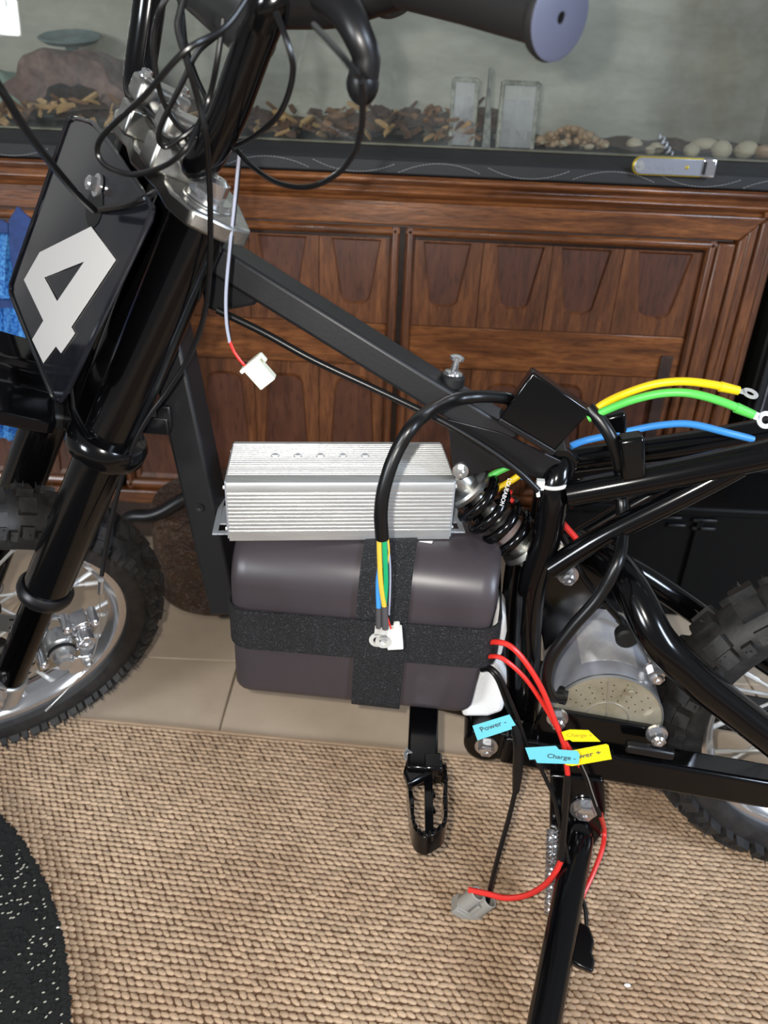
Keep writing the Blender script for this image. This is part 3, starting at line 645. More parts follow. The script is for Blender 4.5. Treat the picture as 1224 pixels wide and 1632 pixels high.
# wheels -------------------------------------------------------------
def wheel(c, ax, upv, Rt, rt, rimr, name_label, hubw=.04, nk=34, phase=0, kl=1.0, kh=.0095):
    ax = nrm(ax); u = nrm(upv-ax*np.dot(upv, ax)); w = np.cross(ax, u)
    def pol(r, a, h): return c+(u*math.cos(a)+w*math.sin(a))*r+ax*h
    hub = MB(); hub.lathe(c, ax, [(0, -hubw-.012), (.012, -hubw-.012), (.012, -hubw), (.034, -hubw), (.034, -hubw+.006), (.02, -hubw+.01), (.02, hubw-.01), (.034, hubw-.006), (.034, hubw), (.012, hubw), (.012, hubw+.012), (0, hubw+.012)], 28)
    h = prt(hub, 'wheel_hub', 'satin_black'); h['label'] = name_label
    Rm = Rt-.010-rt
    b = MB(); prof = []
    prof.append((rimr-.006, -.019))
    for i in range(21):
        a = R(-116)+R(232)*i/20; prof.append((Rm+rt*math.cos(a), rt*1.08*math.sin(a)))
    prof.append((rimr-.006, .019)); b.lathe(c, ax, prof, 72)
    kn = 0
    for k in range(nk):
        a0 = 2*math.pi*k/nk+phase
        rows = ((0, 0, .50, .022), (-.35, 0, .42, .020), (.35, 0, .42, .020)) if k % 2 == 0 else ((-.17, 0, .50, .021), (.17, 0, .50, .021))
        for (tilt, da, wid, ln) in tuple((t*2.2, d_, w_, l_) for t, d_, w_, l_ in rows)+((1.14, 0, .40, .016), (-1.14, 0, .40, .016), (1.24, math.pi/nk, .30, .010), (-1.24, math.pi/nk, .30, .010)):
            pts = []
            for (q, hgt) in ((1, -.002), (.86, kh)):
                for (sa, st_) in ((-1, -1), (1, -1), (1, 1), (-1, 1)):
                    tt = tilt+st_*wid/2*q; aa = a0+da+sa*kl*ln/2*q/Rt
                    rr = Rm+(rt+hgt)*math.cos(tt); hh = (rt*1.08+hgt)*math.sin(tt); pts.append(pol(rr, aa, hh))
            b.hexa(pts)
            for wk in range(2 if abs(tilt) > 1 else 1):
                tt = tilt+rng.uniform(-.14, .14); aa = a0+da+rng.uniform(-.45, .45)*ln/Rt
                p0 = pol(Rm+(rt+kh-.001)*math.cos(tt), aa, (rt*1.08+kh-.001)*math.sin(tt)); p1 = pol(Rm+(rt+kh+.006)*math.cos(tt), aa+rng.uniform(-.008, .008), (rt*1.08+kh+.006)*math.sin(tt))
                b.tube([p0, p1], [.0011, .0003], 4, 0)
    prt(b, 'tire', 'rubber', h, angle=30)
    b = MB(); rw = .024; rp_ = [(rimr, -rw), (rimr+.001, -rw+.003), (rimr-.010, -rw+.005), (rimr-.012, -rw*.55), (rimr-.020, -rw*.35), (rimr-.020, rw*.35), (rimr-.012, rw*.55), (rimr-.010, rw-.005), (rimr+.001, rw-.003), (rimr, rw), (rimr-.004, rw+.001), (rimr-.014, rw-.002), (rimr-.017, rw*.6), (rimr-.025, rw*.35), (rimr-.025, -rw*.35), (rimr-.017, -rw*.6), (rimr-.014, -rw+.002), (rimr-.004, -rw-.001)]
    b.lathe(c, ax, rp_, 72, True); prt(b, 'rim', 'chrome', h, angle=50)
    for k in range(28):
        sd = 1 if k % 2 else -1; aa = 2*math.pi*k/28; lead = .55*(1 if (k//2) % 2 else -1)
        p0 = pol(.031, aa+lead, sd*(hubw-.003)); p1 = pol(rimr-.026, aa, sd*.004); d = nrm(p1-p0)
        s = MB(); s.cyl(p0, p1, .0021, n=8); s.cyl(p1-d*.020, p1+d*.003, .0033, n=8); prt(s, 'spoke', 'tin', h)
    return h
wf = wheel(WC, SL, EZ, .243, .034, .187, 'chrome spoked wheel turned towards the left side', nk=46, phase=.05)
wrc = B0+EZ*.232
wr = wheel(wrc, EL, EZ, .232, .036, .176, 'chrome spoked wheel behind the motor', hubw=.05, nk=26, phase=.04, kl=1.55, kh=.012)
# fork ----------------------------------------------------------------
for sg in (1, -1):
    lx = .080*sg; fo = .014
    b = MB(); b.cyl(ST(.40, fo, lx), ST(.632, fo, lx), .0265, n=36); leg = prt(b, 'fork_leg', 'gloss_black')
    b = MB(); b.lathe(ST(0, fo, lx), SA, [(.020, .165), (.0255, .165), (.0262, .18), (.0262, .37), (.0265, .40), (.02, .40)], 36); prt(b, 'fork_slider', 'gloss_black', leg)
    b = MB(); b.lathe(ST(.165, fo, lx), SA, [(.019, -.008), (.029, -.008), (.0315, -.002), (.0315, .004), (.028, .009), (.019, .009)], 36); prt(b, 'dust_seal', 'satin_black', leg)
    b = MB(); b.cyl(ST(-.012, fo, lx), ST(.17, fo, lx), .0195, n=36); prt(b, 'stanchion', 'darkchrome', leg)
    b = MB(); b.cyl(ST(-.03, fo, lx), ST(.01, fo, lx), .023, n=28); b.box(ST(-.008, .03, lx), .034, .034, .036, SF, SL, SA); b.cyl(ST(0, .035, lx-.02), ST(0, .035, lx+.022), .018, n=24); prt(b, 'axle_clamp', 'steel', leg, .003)
    bolt(leg, ST(0, .035, lx+sg*.02), SL*sg, .011, .016, 'chrome', 'axle_nut')
    b = MB(); b.lathe(ST(.385, fo, lx), SA, [(.026, -.014), (.037, -.014), (.0405, -.009), (.0405, .006), (.036, .012), (.026, .014)], 36); prt(b, 'yoke_clamp_ring', 'gloss_black', leg)
b = MB(); b.cyl(ST(0, .035, -.09), ST(0, .035, .09), .008); prt(b, 'axle', 'steel')
b = MB(); b.prism([ST(.372, f_, l_) for f_, l_ in ((-.03, -.03), (-.03, .03), (-.02, .09), (.045, .10), (.05, .05), (.04, 0), (.05, -.05), (.045, -.10), (-.02, -.09))], SA*.028); prt(b, 'lower_yoke', 'gloss_black', bike, .006, 3)
b = MB(); b.cyl(ST(.40, -.005, 0), ST(.625, -.005, 0), .027, n=28); prt(b, 'head_tube', 'gloss_black')
ys = .634
b = MB(); b.prism([ST(ys, f_, l_) for f_, l_ in ((-.032, -.03), (-.036, .03), (-.022, .09), (-.016, .115), (.010, .122), (.040, .112), (.050, .085), (.046, .045), (.055, .0), (.046, -.045), (.050, -.085), (.040, -.112), (.010, -.122), (-.016, -.115), (-.022, -.09))], SA*.016)
tc = prt(b, 'top_yoke', 'cast_alu', bike, .003, 2)
for sg in (1, -1):
    b = MB(); b.cyl(ST(ys-.01, .014, .08*sg), ST(ys+.018, .014, .08*sg), .0225, n=28); prt(b, 'fork_cap', 'cast_alu', tc, .002)
    bolt(tc, ST(ys+.018, .014, .08*sg), SA, .0135, .018, 'chrome', 'cap_nut')
bolt(tc, ST(ys+.016, -.005, 0), SA, .0125, .014, 'chrome', 'stem_nut')
for sg in (1, -1):
    l0 = .038*sg
    b = MB(); b.box(ST(ys+.028, .034, l0), .052, .030, .026, SF, SL, SA); blk = prt(b, 'handlebar_clamp', 'cast_alu', tc, .003)
    b = MB(); b.box(ST(ys+.0555, .034, l0), .050, .030, .021, SF, SL, SA); prt(b, 'clamp_cap', 'cast_alu', tc, .005, 3)
    for ff_ in (.016, .052): bolt(tc, ST(ys+.066, ff_, l0), SA, .005, .006, 'chrome', 'clamp_bolt')
# handlebar -------------------------------------------------------------
hb = MB(); HS = ys+.044
CD = lambda x_, y_, dep: CAM+ray(x_, y_)*(dep/F_PX)
gin = CD(628, -34, .565); gend = CD(893, 28, .462)
gd = nrm(gend-gin)
left_pts = [ST(HS, .034, -.0), ST(HS, .034, .06), ST(HS+.004, .036, .088), ST(HS+.05, .040, .106), ST(HS+.112, .048, .118), ST(HS+.140, .046, .128), gin-gd*.012, gin, gin+(gend-gin)*.5, gend]
right_pts = [ST(HS, .034, -.06), ST(HS+.004, .036, -.088), ST(HS+.05, .040, -.106), ST(HS+.112, .048, -.118), ST(HS+.142, .044, -.135), ST(HS+.16, .0, -.20), ST(HS+.165, -.03, -.30)]
hb.tube(left_pts[:7], .0148, 20, 8); hb.tube([left_pts[6], gend], .011, 16, 0)
hb.tube([ST(HS, .034, 0)]+right_pts, .0148, 20, 8)
bar = prt(hb, 'handlebar', 'gloss_black')
b = MB(); b.cyl(ST(HS+.105, .047, -.118), ST(HS+.105, .047, .118), .0165, n=24); prt(b, 'crossbar', 'satin_black', bar)
b = MB(); L_ = np.linalg.norm(gend-gin); b.lathe(gin, gd, [(.011, -.01), (.024, -.008), (.026, -.004), (.024, .002), (.0175, .006), (.0168, L_*.5), (.0175, L_-.012), (.0232, L_-.008), (.0245, L_-.004), (.0235, L_)], 36); prt(b, 'grip', 'grip', bar)
b = MB(); b.lathe(gend, gd, [(.0235, 0), (.021, .0012), (.0035, .0012), (.003, -.003), (0, -.003)], 36); prt(b, 'grip_end', 'grip_cap', bar)
b = MB(); b.tube([right_pts[-1]+(right_pts[-2]-right_pts[-1])*.9, right_pts[-1]], .0175, 16, 0); prt(b, 'grip', 'grip', bar)
# brake lever and perch
pp = left_pts[6]-gd*.01; bd_ = nrm(left_pts[6]-left_pts[5])
b = MB(); b.tube([left_pts[5]-bd_*.005, left_pts[5]+(left_pts[6]-left_pts[5])*.5+V(0, -.004, -.004), left_pts[6]+gd*.012], [.020, .023, .020], 18, 4); prt(b, 'lever_perch', 'satin_black', bar)
lv = [SPl(x_, y_, l_) for x_, y_, l_ in ((520, -10, .17), (552, 20, .195), (570, 55, .21), (583, 90, .215), (580, 122, .215))]
b = MB(); b.tube(lv, [.013, .0115, .010, .0095, .010], 14, 6); b.ball(SPl(578, 132, .215), .0112, (1, 1, 1.25), n=16, m=10); prt(b, 'brake_lever', 'satin_black', bar)
# number plate ------------------------------------------------------------
PF = .084
def pf_(x_, y_, f=PF): return SPf(x_, y_, f)
out = [(120, 188), (140, 193), (158, 206), (236, 318), (241, 332), (238, 350), (175, 482), (106, 626), (94, 637), (82, 630), (58, 572), (20, 478), (17, 460), (21, 440), (60, 330), (104, 203), (111, 191)]
b = MB(); b.prism([pf_(*q) for q in out], -SF*.004); npl = prt(b, 'number_plate', 'plate_black', bike, .0016, 2)
cen = (128, 410)
b = MB(); rim_in = [pf_(cen[0]+(x_-cen[0])*.995, cen[1]+(y_-cen[1])*.997, PF+.0006) for x_, y_ in out]
b.tube(rim_in, .0021, 8, 3, True); prt(b, 'raised_edge', 'plate_black', npl)
d_out = [(145, 361), (184, 414), (113, 521), (119, 531), (97, 563), (89, 552), (69, 579), (51, 541), (69, 511), (38, 446), (63, 402)]
d_in = [(134, 417), (70, 442), (91, 480)]
P3 = lambda q: pf_(*q, PF+.0011)
b = MB(); ov = [P3(q) for q in d_out]; iv = [P3(q) for q in d_in]
# outline joined to the triangular window by three cuts
i0, i1, i2 = 1, 10, 2
vs = ov+iv; nO = len(ov)
faces = [(nO, 1, 2, 3, 8, nO+2), (nO+2, 8, 9, 10, nO+1), (nO+1, 10, 0, 1, nO), (3, 4, 5, 6, 7, 8)]
faces = [(10, 0, 1, nO, nO+1), (1, 2, nO+2, nO), (2, 3, 4, 5, 6, 7, 8, nO+2), (8, 9, 10, nO+1, nO+2)]
b.add(vs, faces); dec = prt(b, 'number_decal', 'decal', npl); dec['label'] = 'pale grey number 4 sticker'
sd_ = dec.modifiers.new('thick', 'SOLIDIFY'); sd_.thickness = .0004
bolt(npl, pf_(157, 296, PF+.001), SF, .0068, .009, 'chrome')
hc = pf_(150, 330, PF+.0006); b = MB(); b.ball(hc, .0115, (1.7, 1.5, .12), (SL, SA, SF), 18, 8); prt(b, 'cable_hole', 'dull_black', npl)
b = MB(); b.cyl(ST(.60, .045, -.03), ST(.60, PF-.004, -.03), .006); b.cyl(ST(.60, .045, .04), ST(.60, PF-.004, .04), .006); prt(b, 'plate_bracket', 'satin_black', npl)
# front fender -------------------------------------------------------------
fp = [(-.072, .362), (-.066, .392), (-.040, .402), (-.036, .409), (.010, .409), (.014, .400), (.040, .398), (.047, .390), (.070, .382), (.074, .370), (.068, .368), (.062, .374), (.040, .386), (.0, .394), (-.035, .394), (-.06, .384), (-.066, .360)]
b = MB(); secs = [(.062, 0, .90), (.072, .004, 1.0), (.16, .012, 1.0), (.24, .010, .95), (.32, -.006, .8), (.38, -.03, .6)]
n = len(fp); vs = []
for f_, ds, sc_ in secs:
    for l_, s_ in fp: vs.append(ST(s_+ds+.006, f_, l_*sc_))
fs = [(i*n+j, i*n+(j+1) % n, (i+1)*n+(j+1) % n, (i+1)*n+j) for i in range(len(secs)-1) for j in range(n)]+[tuple(range(n))[::-1], tuple(range((len(secs)-1)*n, len(secs)*n))]
b.add(vs, fs); prt(b, 'fender', 'gloss_black', bike, .003, 3, 30)
b = MB(); b.prism([ST(.365, f_, l_) for f_, l_ in ((-.03, -.045), (.08, -.05), (.08, .045), (-.03, .04))], SA*.018); prt(b, 'fender_mount', 'dull_black', bike, .004)
# front brake ---------------------------------------------------------------
b = MB(); dc = ST(0, .035, .041); nd = 60; vs = []; fs = []
rins, rout = .052, .082
for i in range(nd):
    a = 2*math.pi*i/nd; e_ = SF*math.cos(a)+SA*math.sin(a)
    for r_, h_ in ((rins, -.0012), (rout*(1+.02*math.sin(a*10)), -.0012), (rout*(1+.02*math.sin(a*10)), .0012), (rins, .0012)): vs.append(dc+e_*r_+SL*h_)
for i in range(nd):
    for j in range(4): fs.append((i*4+j, i*4+(j+1) % 4, ((i+1) % nd)*4+(j+1) % 4, ((i+1) % nd)*4+j))
b.add(vs, fs)
for k in range(5):
    a = 2*math.pi*k/5; e_ = SF*math.cos(a)+SA*math.sin(a); b.beam(dc+e_*.018, dc+e_*.056, .002, .010, SL)
b.lathe(dc, SL, [(.012, -.0012), (.024, -.0012), (.024, .0012), (.012, .0012)], 24, True)
dsc = prt(b, 'brake_disc', 'steel', wf)
b = MB()
for k in range(30):
    a = 2*math.pi*k/30+.05*(k % 3); e_ = SF*math.cos(a)+SA*math.sin(a); t_ = -SF*math.sin(a)+SA*math.cos(a)
    b.box(dc+e_*(.060+.007*(k % 3))+SL*.0013, .006, .003, .0006, t_, e_, SL)
prt(b, 'disc_slots', 'dull_black', wf)
CP = lambda x_, y_, l_=.066: SPl(x_, y_, l_)
b = MB(); cc = CP(96, 1030, .062)
b.lathe(cc, SL, [(0, -.018), (.018, -.018), (.0195, -.012), (.0195, .004), (.017, .007), (.0165, .014), (.0125, .015), (.0125, .024), (.009, .026), (.009, .032), (0, .033)], 30)
cal = prt(b, 'brake_caliper', 'steel')
b = MB(); b.lathe(cc+SL*.0085, SL, [(.0172, 0), (.0178, .002), (.0172, .005)], 28); prt(b, 'rubber_boot', 'dull_black', cal)
b = MB(); p_ = CP(122, 985, .05); b.beam(CP(105, 1000, .05), CP(140, 985, .05), .024, .018, SL); b.lathe(CP(133, 1008, .062), SL, [(0, -.012), (.013, -.012), (.0135, 0), (.011, .002), (.011, .010), (.0105, .018), (.006, .018), (.005, .014), (0, .014)], 24); prt(b, 'adjuster', 'chrome', cal, .0015)
for (x_, y_, r_) in ((104, 994, .0062), (67, 1050, .0062), (148, 982, .0058)):
    p_ = CP(x_, y_, .06); b = MB(); b.cyl(p_-SL*.012, p_+SL*.012, r_, n=18); b.lathe(p_+SL*.012, SL, [(r_, 0), (r_*.8, .0015), (r_*.5, .0015), (r_*.45, -.002), (0, -.002)], 16); prt(b, 'caliper_bolt', 'chrome', cal)
b = MB(); b.beam(CP(60, 1062, .055), CP(128, 1040, .055), .004, .024, SL); prt(b, 'caliper_bracket', 'cast_alu', cal, .001)
b = MB(); b.beam(CP(40, 985, .05), CP(110, 985, .05), .003, .006, SL); prt(b, 'caliper_stay', 'cast_alu', cal, .001)
b = MB(); b.prism([CP(x_, y_, .088) for x_, y_ in ((106, 1062), (118, 1046), (145, 1040), (148, 1055), (135, 1066), (112, 1072))], SL*.004); prt(b, 'brake_arm', 'chrome', cal, .001)
bolt(cal, CP(139, 1052, .092), SL, .005, .009, 'steel', 'pinch_bolt')
wire(cal, [CP(160, 935, .085), CP(158, 1000, .088), CP(150, 1040, .09), CP(136, 1066, .092), CP(108, 1098, .094), CP(76, 1130, .096)], .0008, 'steel', 'bare_cable', 6)
b = MB(); b.cyl(CP(82, 1124, .0955), CP(73, 1133, .096), .0015); prt(b, 'cable_crimp', 'steel', cal)
b = MB(); b.cyl(CP(161, 925, .084), CP(160, 945, .085), .0035); prt(b, 'cable_ferrule', 'chrome', cal)

# frame ------------------------------------------------------------------------
def fr(name, pts, r, m='gloss_black', n=20, smooth=6, **k): b = MB(); b.tube(pts, r, n, smooth); return prt(b, name, m, **k)
tw = .0225
tt0 = B(330, 408, tw)-EL*tw; tt1 = B(815, 709, tw)-EL*tw
b = MB(); b.beam(tt0, tt1, .045, .0285, EL); ttb = prt(b, 'top_tube', 'matt_black', bike, .004, 3)
b = MB(); b.prism([B(x_, y_, .019) for x_, y_ in ((333, 395), (366, 410), (428, 455), (404, 487), (345, 498), (325, 490), (318, 440))], -EL*.038); prt(b, 'head_gusset', 'satin_black', bike, .003)
dt0 = B(262, 560, .02)-EL*.022; dt1 = B(352, 960, .02)-EL*.022
dd = nrm(dt1-dt0); b = MB(); b.beam(dt0-dd*.06, dt1+dd*.02, .044, .036, EL); dtb = prt(b, 'down_tube', 'matt_black', bike, .004, 3)
b = MB(); hp = B(317, 810, .0225); b.lathe(hp, EL, [(.005, -.001), (.0052, .0003), (.004, .0005), (0, -.0015)], 16); prt(b, 'mounting_hole', 'dull_black', dtb)
b = MB(); b.box(B(262, 664, .026), .016, .006, .026, ER, EL, EZ); b.box(B(240, 670, .015), .05, .03, .02, ER, EL, EZ); prt(b, 'steering_stop', 'satin_black', dtb, .002)
# lower cradle
q0 = dt1+dd*.01
for d_ in (.03, -.03):
    fr('cradle_tube', [BK(.712, .236, d_), BK(.67, .234, d_), BK(.56, .230, d_), BK(.45, .216, d_), BK(.405, .192, d_)], .0105)
b = MB(); b.box(BK(.605, .2450, .0), .17, .13, .003, EF, EL, EZ); prt(b, 'skid_plate', 'gloss_black', bike, .001)
# shock bracket and electronics box
b = MB(); b.prism([B(x_, y_, .024) for x_, y_ in ((713, 668), (722, 748), (733, 766), (752, 758), (800, 745), (880, 770), (895, 735), (800, 690))], -EL*.004); shb = prt(b, 'shock_bracket', 'satin_black', bike, .001)
b = MB(); b.prism([B(x_, y_, -.020) for x_, y_ in ((713, 668), (722, 748), (733, 766), (752, 758), (800, 745), (880, 770), (895, 735), (800, 690))], -EL*.004); prt(b, 'shock_bracket', 'satin_black', bike, .001)
bolt(shb, B(734, 750, .024), EL, .0058, .008, 'steel')
bx = [(849, 593), (943, 656), (882, 721), (795, 668)]
b = MB(); b.prism([B(x_, y_, .030) for x_, y_ in bx], -EL*.020); ebx = prt(b, 'electronics_box', 'gloss_black', bike, .002)
b = MB(); b.beam(B(795, 669, .031), B(884, 722, .031), .004, .006, EL); prt(b, 'weld_seam', 'satin_black', ebx, .001)
# seat tube, subframe
st_p = [B(900, 728, .0), B(893, 745, .012), B(884, 775, .022), B(872, 850, .024), B(850, 925, .024), B(842, 990, .024), B(840, 1060, .024), B(838, 1160, .024)]
st = fr('seat_tube', st_p, .0158, n=24)
fr('seat_tube', [p - EL*.06 for p in st_p[1:]], .0142, n=24)
fr('seat_brace', [B(822, 880, .0), B(812, 960, .0), B(806, 1050, .01), B(812, 1150, .02)], .010)
b = MB(); b.cyl(B(893, 742, .018), B(893, 742, .018)-EL*.055, .017); prt(b, 'seat_crossmember', 'gloss_black')
nr = [B(905, 788, .030), B(1000, 770, .034), B(1100, 750, .036), B(1240, 720, .038), B(1330, 700, .038)]
nrl = fr('subframe_rail', nr, .0150)
fr('subframe_rail', [B(895, 735, -.055), B(1000, 722, -.06), B(1100, 708, -.062), B(1240, 684, -.064), B(1330, 668, -.064)], .0150)
b = MB(); b.cyl(nr[0]+(nr[1]-nr[0])*.05, nr[0]+(nr[1]-nr[0])*.68, .0105); prt(b, 'rail_sleeve', 'gloss_black', nrl)
for d_, q in ((.052, ((988, 703), (1028, 697), (1031, 762), (992, 770))), (-.04, ((963, 666), (998, 657), (1001, 700), (966, 706)))):
    b = MB(); b.prism([B(x_, y_, d_) for x_, y_ in q], -EL*.022); prt(b, 'seat_tab', 'gloss_black', bike, .004, 3)
fr('subframe_strut', [B(878, 906, .034), B(960, 855, .036), B(1080, 794, .037), B(1130, 768, .037), B(1178, 742, .037)], .0122)
fr('subframe_strut', [B(880, 880, -.05), B(1000, 810, -.055), B(1120, 745, -.058)], .0100)
bolt(bike, B(905, 915, .03), EL, .008, .012, 'chrome')
b = MB(); b.prism([B(x_, y_, -.02) for x_, y_ in ((866, 900), (930, 880), (992, 884), (1034, 950), (1012, 985), (960, 968), (905, 1000), (868, 1040), (858, 980))], -EL*.006); prt(b, 'swingarm_gusset', 'gloss_black', bike, .002)
# swingarm
sa_n = [B(925, 868, -.045), B(962, 885, -.02), B(992, 915, .012), B(1018, 960, .042), B(1050, 1022, .066), B(1110, 1082, .068), B(1170, 1130, .068), B(1240, 1185, .07), B(1330, 1260, .07)]
fr('swingarm_tube', sa_n, .0200, n=24)
sa_f = [B(940, 880, -.05), B(1010, 910, -.05), B(1080, 955, -.05), B(1150, 1005, -.055), B(1260, 1080, -.06)]
fr('swingarm_tube', sa_f, .0150, n=24)
b = MB(); s0 = B(800, 1196, .082); s1 = B(1300, 1282, .082)
b.beam(s0-EL*.016, s1-EL*.016, .034, .042, EL); sarm = prt(b, 'swingarm_beam', 'gloss_black', bike, .005, 3)
b = MB(); b.beam(s0-EL*.14, s1-EL*.14, .034, .042, EL); prt(b, 'swingarm_beam', 'gloss_black', bike, .005, 3)
pv = B(775, 1188, .075)
b = MB(); b.cyl(pv-EL*.13, pv+EL*.0, .027, n=32); b.beam(pv-EL*.02, s0+(s1-s0)*.12-EL*.016, .034, .044, EL); prt(b, 'pivot_boss', 'gloss_black', bike, .004)
bolt(bike, pv, EL, .0095, .010, 'chrome', 'pivot_bolt')
b = MB(); b.prism([B(x_, y_, .07) for x_, y_ in ((865, 1130), (898, 1136), (1052, 1163), (1062, 1185), (1066, 1215), (850, 1200), (848, 1165))], -EL*.008); mp_ = prt(b, 'motor_plate', 'gloss_black', bike, .002)
b = MB(); b.box(B(1035, 1195, .085), .055, .012, .012, nrm(s1-s0), EL, np.cross(nrm(s1-s0), EL)); prt(b, 'chain_adjuster_slot', 'satin_black', sarm, .003)
# shock
sk0 = B(742, 772, .0); sk1 = B(850, 888, .0); sd = nrm(sk1-sk0); sl = np.linalg.norm(sk1-sk0); u_, w_ = perp(sd)
b = MB(); b.lathe(sk0, sd, [(0, -.018), (.014, -.018), (.014, .0), (.026, .002), (.028, .005), (.026, .010), (.010, .012), (.010, sl*.45), (.017, sl*.46), (.017, sl*.80), (.026, sl*.81), (.028, sl*.86), (.02, sl*.88), (.02, sl*.93), (0, sl*.95)], 32)
sho = prt(b, 'shock_absorber', 'cast_alu')
nt_ = 4.4; b = MB(); b.tube([sk0+sd*(.012+(sl*.80-.012)*i/110)+(u_*math.cos(i/110*2*math.pi*nt_)+w_*math.sin(i/110*2*math.pi*nt_))*.0265 for i in range(111)], .0058, 10, 0); prt(b, 'coil_spring', 'gloss_black', sho)
b = MB(); b.lathe(sk0+sd*sl*.56, sd, [(.0172, 0), (.0178, .0005), (.0178, .020), (.0172, .0205)], 32); prt(b, 'silver_band', 'silver_label', sho)
b = MB(); b.box(sk1-sd*.004, .03, .022, .014, nrm(np.cross(sd, EL)), EL, sd); prt(b, 'shock_foot', 'steel', sho, .002)
x0_, x1_ = B(811, 767, .036), B(800, 802, .036); xd_ = nrm(x1_-x0_); text('spring_lettering', 'LOUEABON', .0062, (x0_+x1_)/2, xd_, nrm(np.cross(EL, xd_)), M['spring_text'], sho)
# motor
mcx = B(966, 1146, .062); mR = .0640
b = MB(); b.lathe(mcx, -EL, [(mR*.995, .002), (mR, .004), (mR, .13), (mR*.9, .135), (0, .135)], 64); mot = prt(b, 'motor', 'motor')
b = MB(); b.lathe(mcx, EL, [(mR*.99, -.003), (mR*.985, .0), (mR*.30, .0002), (0, .0002)], 64); prt(b, 'motor_end_cover', 'motor_cap', mot, angle=60)
b = MB(); b.lathe(mcx, EL, [(mR*1.0, -.004), (mR*1.006, -.001), (mR*.985, .0012), (mR*.97, .0004)], 64); prt(b, 'cover_rim', 'steel', mot)
b = MB(); b.lathe(mcx, EL, [(.0245, .0002), (.0247, .0010), (.0257, .0010), (.0259, .0002)], 40); prt(b, 'bearing_ring', 'steel', mot)
b = MB()
for i in range(9):
    for j in range(7):
        a = R(28+15.5*i); r_ = .030+.0042*j
        if (i+j) % 2: b.lathe(mcx+(ER*math.cos(a)+EZ*math.sin(a))*r_+EL*.0002, EL, [(0, .0003), (.0008, .0003), (.0008, 0)], 6)
prt(b, 'vent_holes', 'dull_black', mot, kind='stuff')
bolt(mot, mcx+(ER*.30+EZ*.72)*mR+EL*.0005, EL, .0042, .004, 'motor_cap', 'cover_screw')
b = MB(); b.prism([mcx+EL*.0006+ER*a_+EZ*z_ for a_, z_ in ((-.0006, .002), (.0004, .002), (-.0065, .056), (-.0074, .056))], EL*.0003); prt(b, 'seam_line', 'steel', mot)
sp_ = B(945, 1000, 0); b = MB(); lp = []
for i in range(6):
    a = R(62+12*i); lp.append(a)
vs = []
for a in lp:
    for h_ in (.028, .105): vs.append(mcx+(ER*math.cos(a)+EZ*math.sin(a))*(mR+.0004)-EL*h_)
b.add(vs, [(2*i, 2*i+2, 2*i+3, 2*i+1) for i in range(5)]); stk = prt(b, 'foil_sticker', 'silver_label', mot); stk['label'] = 'scuffed silver sticker'
M_st = mat('scuffed_silver_sticker', (186, 187, 194), .25, .35, c2=(214, 212, 210), vscale=45); stk.data.materials[0] = M_st
smd = stk.modifiers.new('thick', 'SOLIDIFY'); smd.thickness = .0004
for (x_, y_) in ((888, 1142), (1046, 1168)):
    bolt(mot, B(x_, y_, .072), EL, .0085, .014, 'chrome', 'motor_bolt')
bolt(bike, B(1043, 1068, .03), EL, .009, .016, 'chrome', 'axle_bolt')
# chain on the far side, over its small sprocket
b = MB(); ck = [B(985+7*i, 985+6.5*i, -.03) for i in range(22)]
for i in range(21): b.beam(ck[i], ck[i]+(ck[i+1]-ck[i])*.8, .006 if i % 2 else .009, .008, EL)
prt(b, 'drive_chain', 'satin_black', bike, kind='stuff')
# footpeg -------------------------------------------------------------------
fz = .205
m0 = B(676, 1135, .045); m1 = G(672, 1236, fz+.01)
b = MB(); b.beam(m0+V(0, .03, .015), m1, .034, .026, ER); b.prism([G(x_, y_, fz+.006) for x_, y_ in ((652, 1205), (668, 1190), (690, 1240), (650, 1262), (642, 1240))], V(0, 0, .012)); pegm = prt(b, 'footpeg_mount', 'gloss_black', bike, .003)
bolt(pegm, G(655, 1203, fz+.018), nrm(V(-.5, -.6, .6)), .006, .007, 'chrome')
b = MB(); b.beam(G(688, 1205, fz+.018), G(690, 1232, fz+.016), .022, .016, ER); prt(b, 'peg_spring_block', 'gloss_black', pegm, .003)
pegc = [(650, 1232), (653, 1290), (660, 1325), (675, 1338), (693, 1333), (711, 1315), (713, 1270), (710, 1224), (690, 1222), (668, 1224)]
pc3 = [G(x_, y_, fz) for x_, y_ in pegc]; ring = catmull(pc3, 4, True); cen3 = sum(ring)/len(ring)
b = MB(); nR = len(ring); vs = []
for p in ring:
    inn = p+nrm(cen3-p)*.0055
    vs += [p-EZ*.024, p+EZ*.004, inn+EZ*.004, inn-EZ*.024]
b.add(vs, [(i*4+j, i*4+(j+1) % 4, ((i+1) % nR)*4+(j+1) % 4, ((i+1) % nR)*4+j) for i in range(nR) for j in range(4)])
for i in range(0, nR, 2):
    p = ring[i]+nrm(cen3-ring[i])*.0028; b.tube([p+EZ*.003, p+EZ*.0095], [.0034, .0012], 6, 0)
b.beam(G(682, 1225, fz), G(684, 1336, fz), .009, .010, ER)
for k in range(3): p = G(690, 1245+25*k, fz); b.tube([p, p+EZ*.009], [.0036, .0012], 6, 0)
prt(b, 'footpeg', 'gloss_black', bike, .0008, 1)
